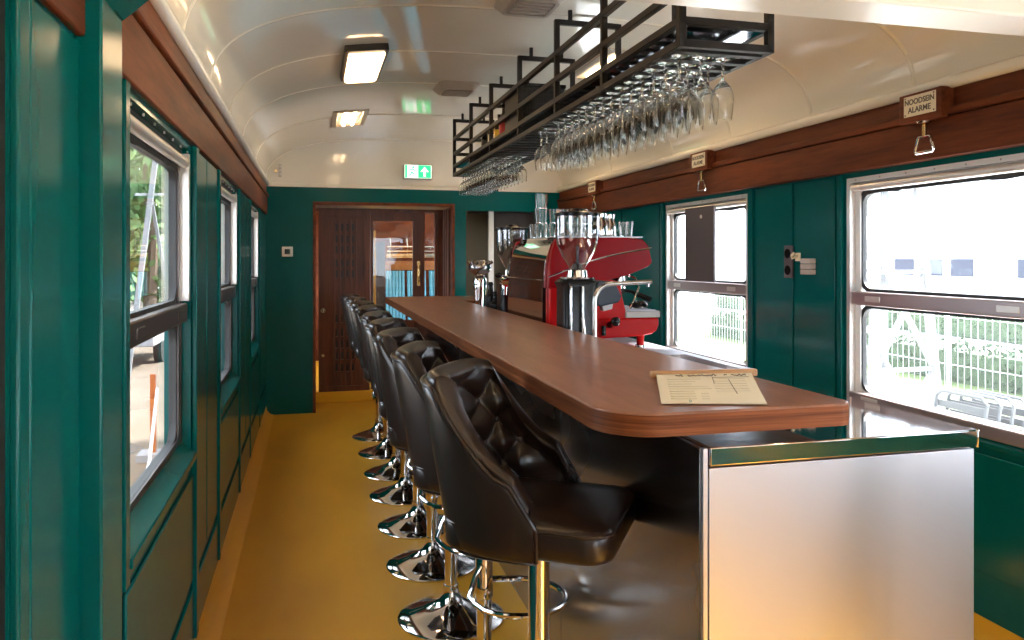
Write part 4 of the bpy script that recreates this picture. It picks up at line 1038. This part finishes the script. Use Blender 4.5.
for nm, p0, p1, q in (('leg', (-3.2, 15.1, -.9), (-2.5, 15.7, 6.0), .085), ('brace', (-2.86, 15.4, 2.5), (-2.42, 16.1, -.9), .055), ('cross_arm', (-3.1, 15.3, 2.5), (-2.4, 15.7, 2.55), .05)):
    b = MB(); b.bar(p0, p1, q, q); b.build(nm, 'galv', t, smooth=False)
ZG = ZGs
t = thing('barrier_post', 'orange barrier post standing on the sandy yard', 'barrier', (-1.72, 9.4, -.9))
b = MB(); b.bar((-1.72, 9.4, -.9), (-1.72, 9.4, .05), .055, .055); b.build('upright', 'orange', t, smooth=False)
b = MB(); b.box(-1.87, -1.57, 9.25, 9.55, -.9, -.82); b.build('base', 'asphalt', t)
t = thing('parked_trailer', 'low grey trailer parked beyond the sandy yard', 'trailer', (-3.6, 15, -.9))
b = MB(); b.box(-4.6, -3.1, 17.0, 20, -.45, .15); b.build('bed', 'asphalt', t, bevel=.03)
for x in (-4.5, -3.2):
    b = MB(); b.cyl((x - .08, 18.2, -.6), (x + .08, 18.2, -.6), .3, 18); b.build('wheel', 'gasket', t)
b = MB(); b.tube([(-1.2, 5.5, -.8), (-1.40, 7.5, -.45), (-1.66, 9.30, -.1)], .015, 6); tag(b.build('rope', 'wirew'), 'white rope running to the orange barrier post', 'rope')

# ------------------------------------------------------------------ light
w = bpy.data.worlds.new('sky'); SC.world = w; w.use_nodes = True
nt = w.node_tree; bg = nt.nodes['Background']
bg.inputs[0].default_value = (.85, .95, 1.10, 1); bg.inputs[1].default_value = 3.2
sun = bpy.data.lights.new('sun', 'SUN'); sun.energy = 13; sun.angle = R(8); sun.color = (1, .96, .9)
so = bpy.data.objects.new('sun', sun); COL.objects.link(so); so.rotation_euler = (R(40), 0, R(100)); so.location = (0, 0, 8)
for side, lst in ((1, RW), (-1, LW)):
    for a, c in lst:
        l = bpy.data.lights.new('window_portal', 'AREA'); l.shape = 'RECTANGLE'; l.size = ZW - ZS; l.size_y = c - a; l.cycles.is_portal = True
        o = bpy.data.objects.new('window_portal', l); COL.objects.link(o)
        X = (XR + .1) if side > 0 else (XL - .1)
        o.location = (X, (a + c) / 2, (ZS + ZW) / 2); o.rotation_euler = (0, R(90 * side), 0)

for x0 in (1.05,):
    l = bpy.data.lights.new('window_portal', 'AREA'); l.shape = 'RECTANGLE'; l.size = 1.0; l.size_y = 1.55; l.cycles.is_portal = True
    o = bpy.data.objects.new('window_portal', l); COL.objects.link(o); o.location = (x0 + .5, YB - .12, 1.075); o.rotation_euler = (R(90), 0, R(180))
for side in (1, -1):
    l = bpy.data.lights.new('window_portal', 'AREA'); l.shape = 'RECTANGLE'; l.size = 1.03; l.size_y = 2.2; l.cycles.is_portal = True
    o = bpy.data.objects.new('window_portal', l); COL.objects.link(o); o.location = ((XR + .1) if side > 0 else (XL - .1), 9.1, 1.235); o.rotation_euler = (0, R(90 * side), 0)
for o in bpy.data.objects:
    if '_w' in o: del o['_w']
# ------------------------------------------------------------------ camera
cam = bpy.data.cameras.new('camera'); co = bpy.data.objects.new('camera', cam); COL.objects.link(co)
cam.sensor_width = 36; cam.lens = 775 / 1024 * 36; cam.shift_y = -62 / 1024; cam.clip_start = .02; cam.clip_end = 300
co.location = (0, 0, 1.35); co.rotation_euler = (R(90), 0, R(-14.4703)); SC.camera = co
vs = SC.view_settings; vs.view_transform = 'Standard'; vs.look = 'None'; vs.exposure = 1.55; vs.gamma = 1; vs.use_curve_mapping = False
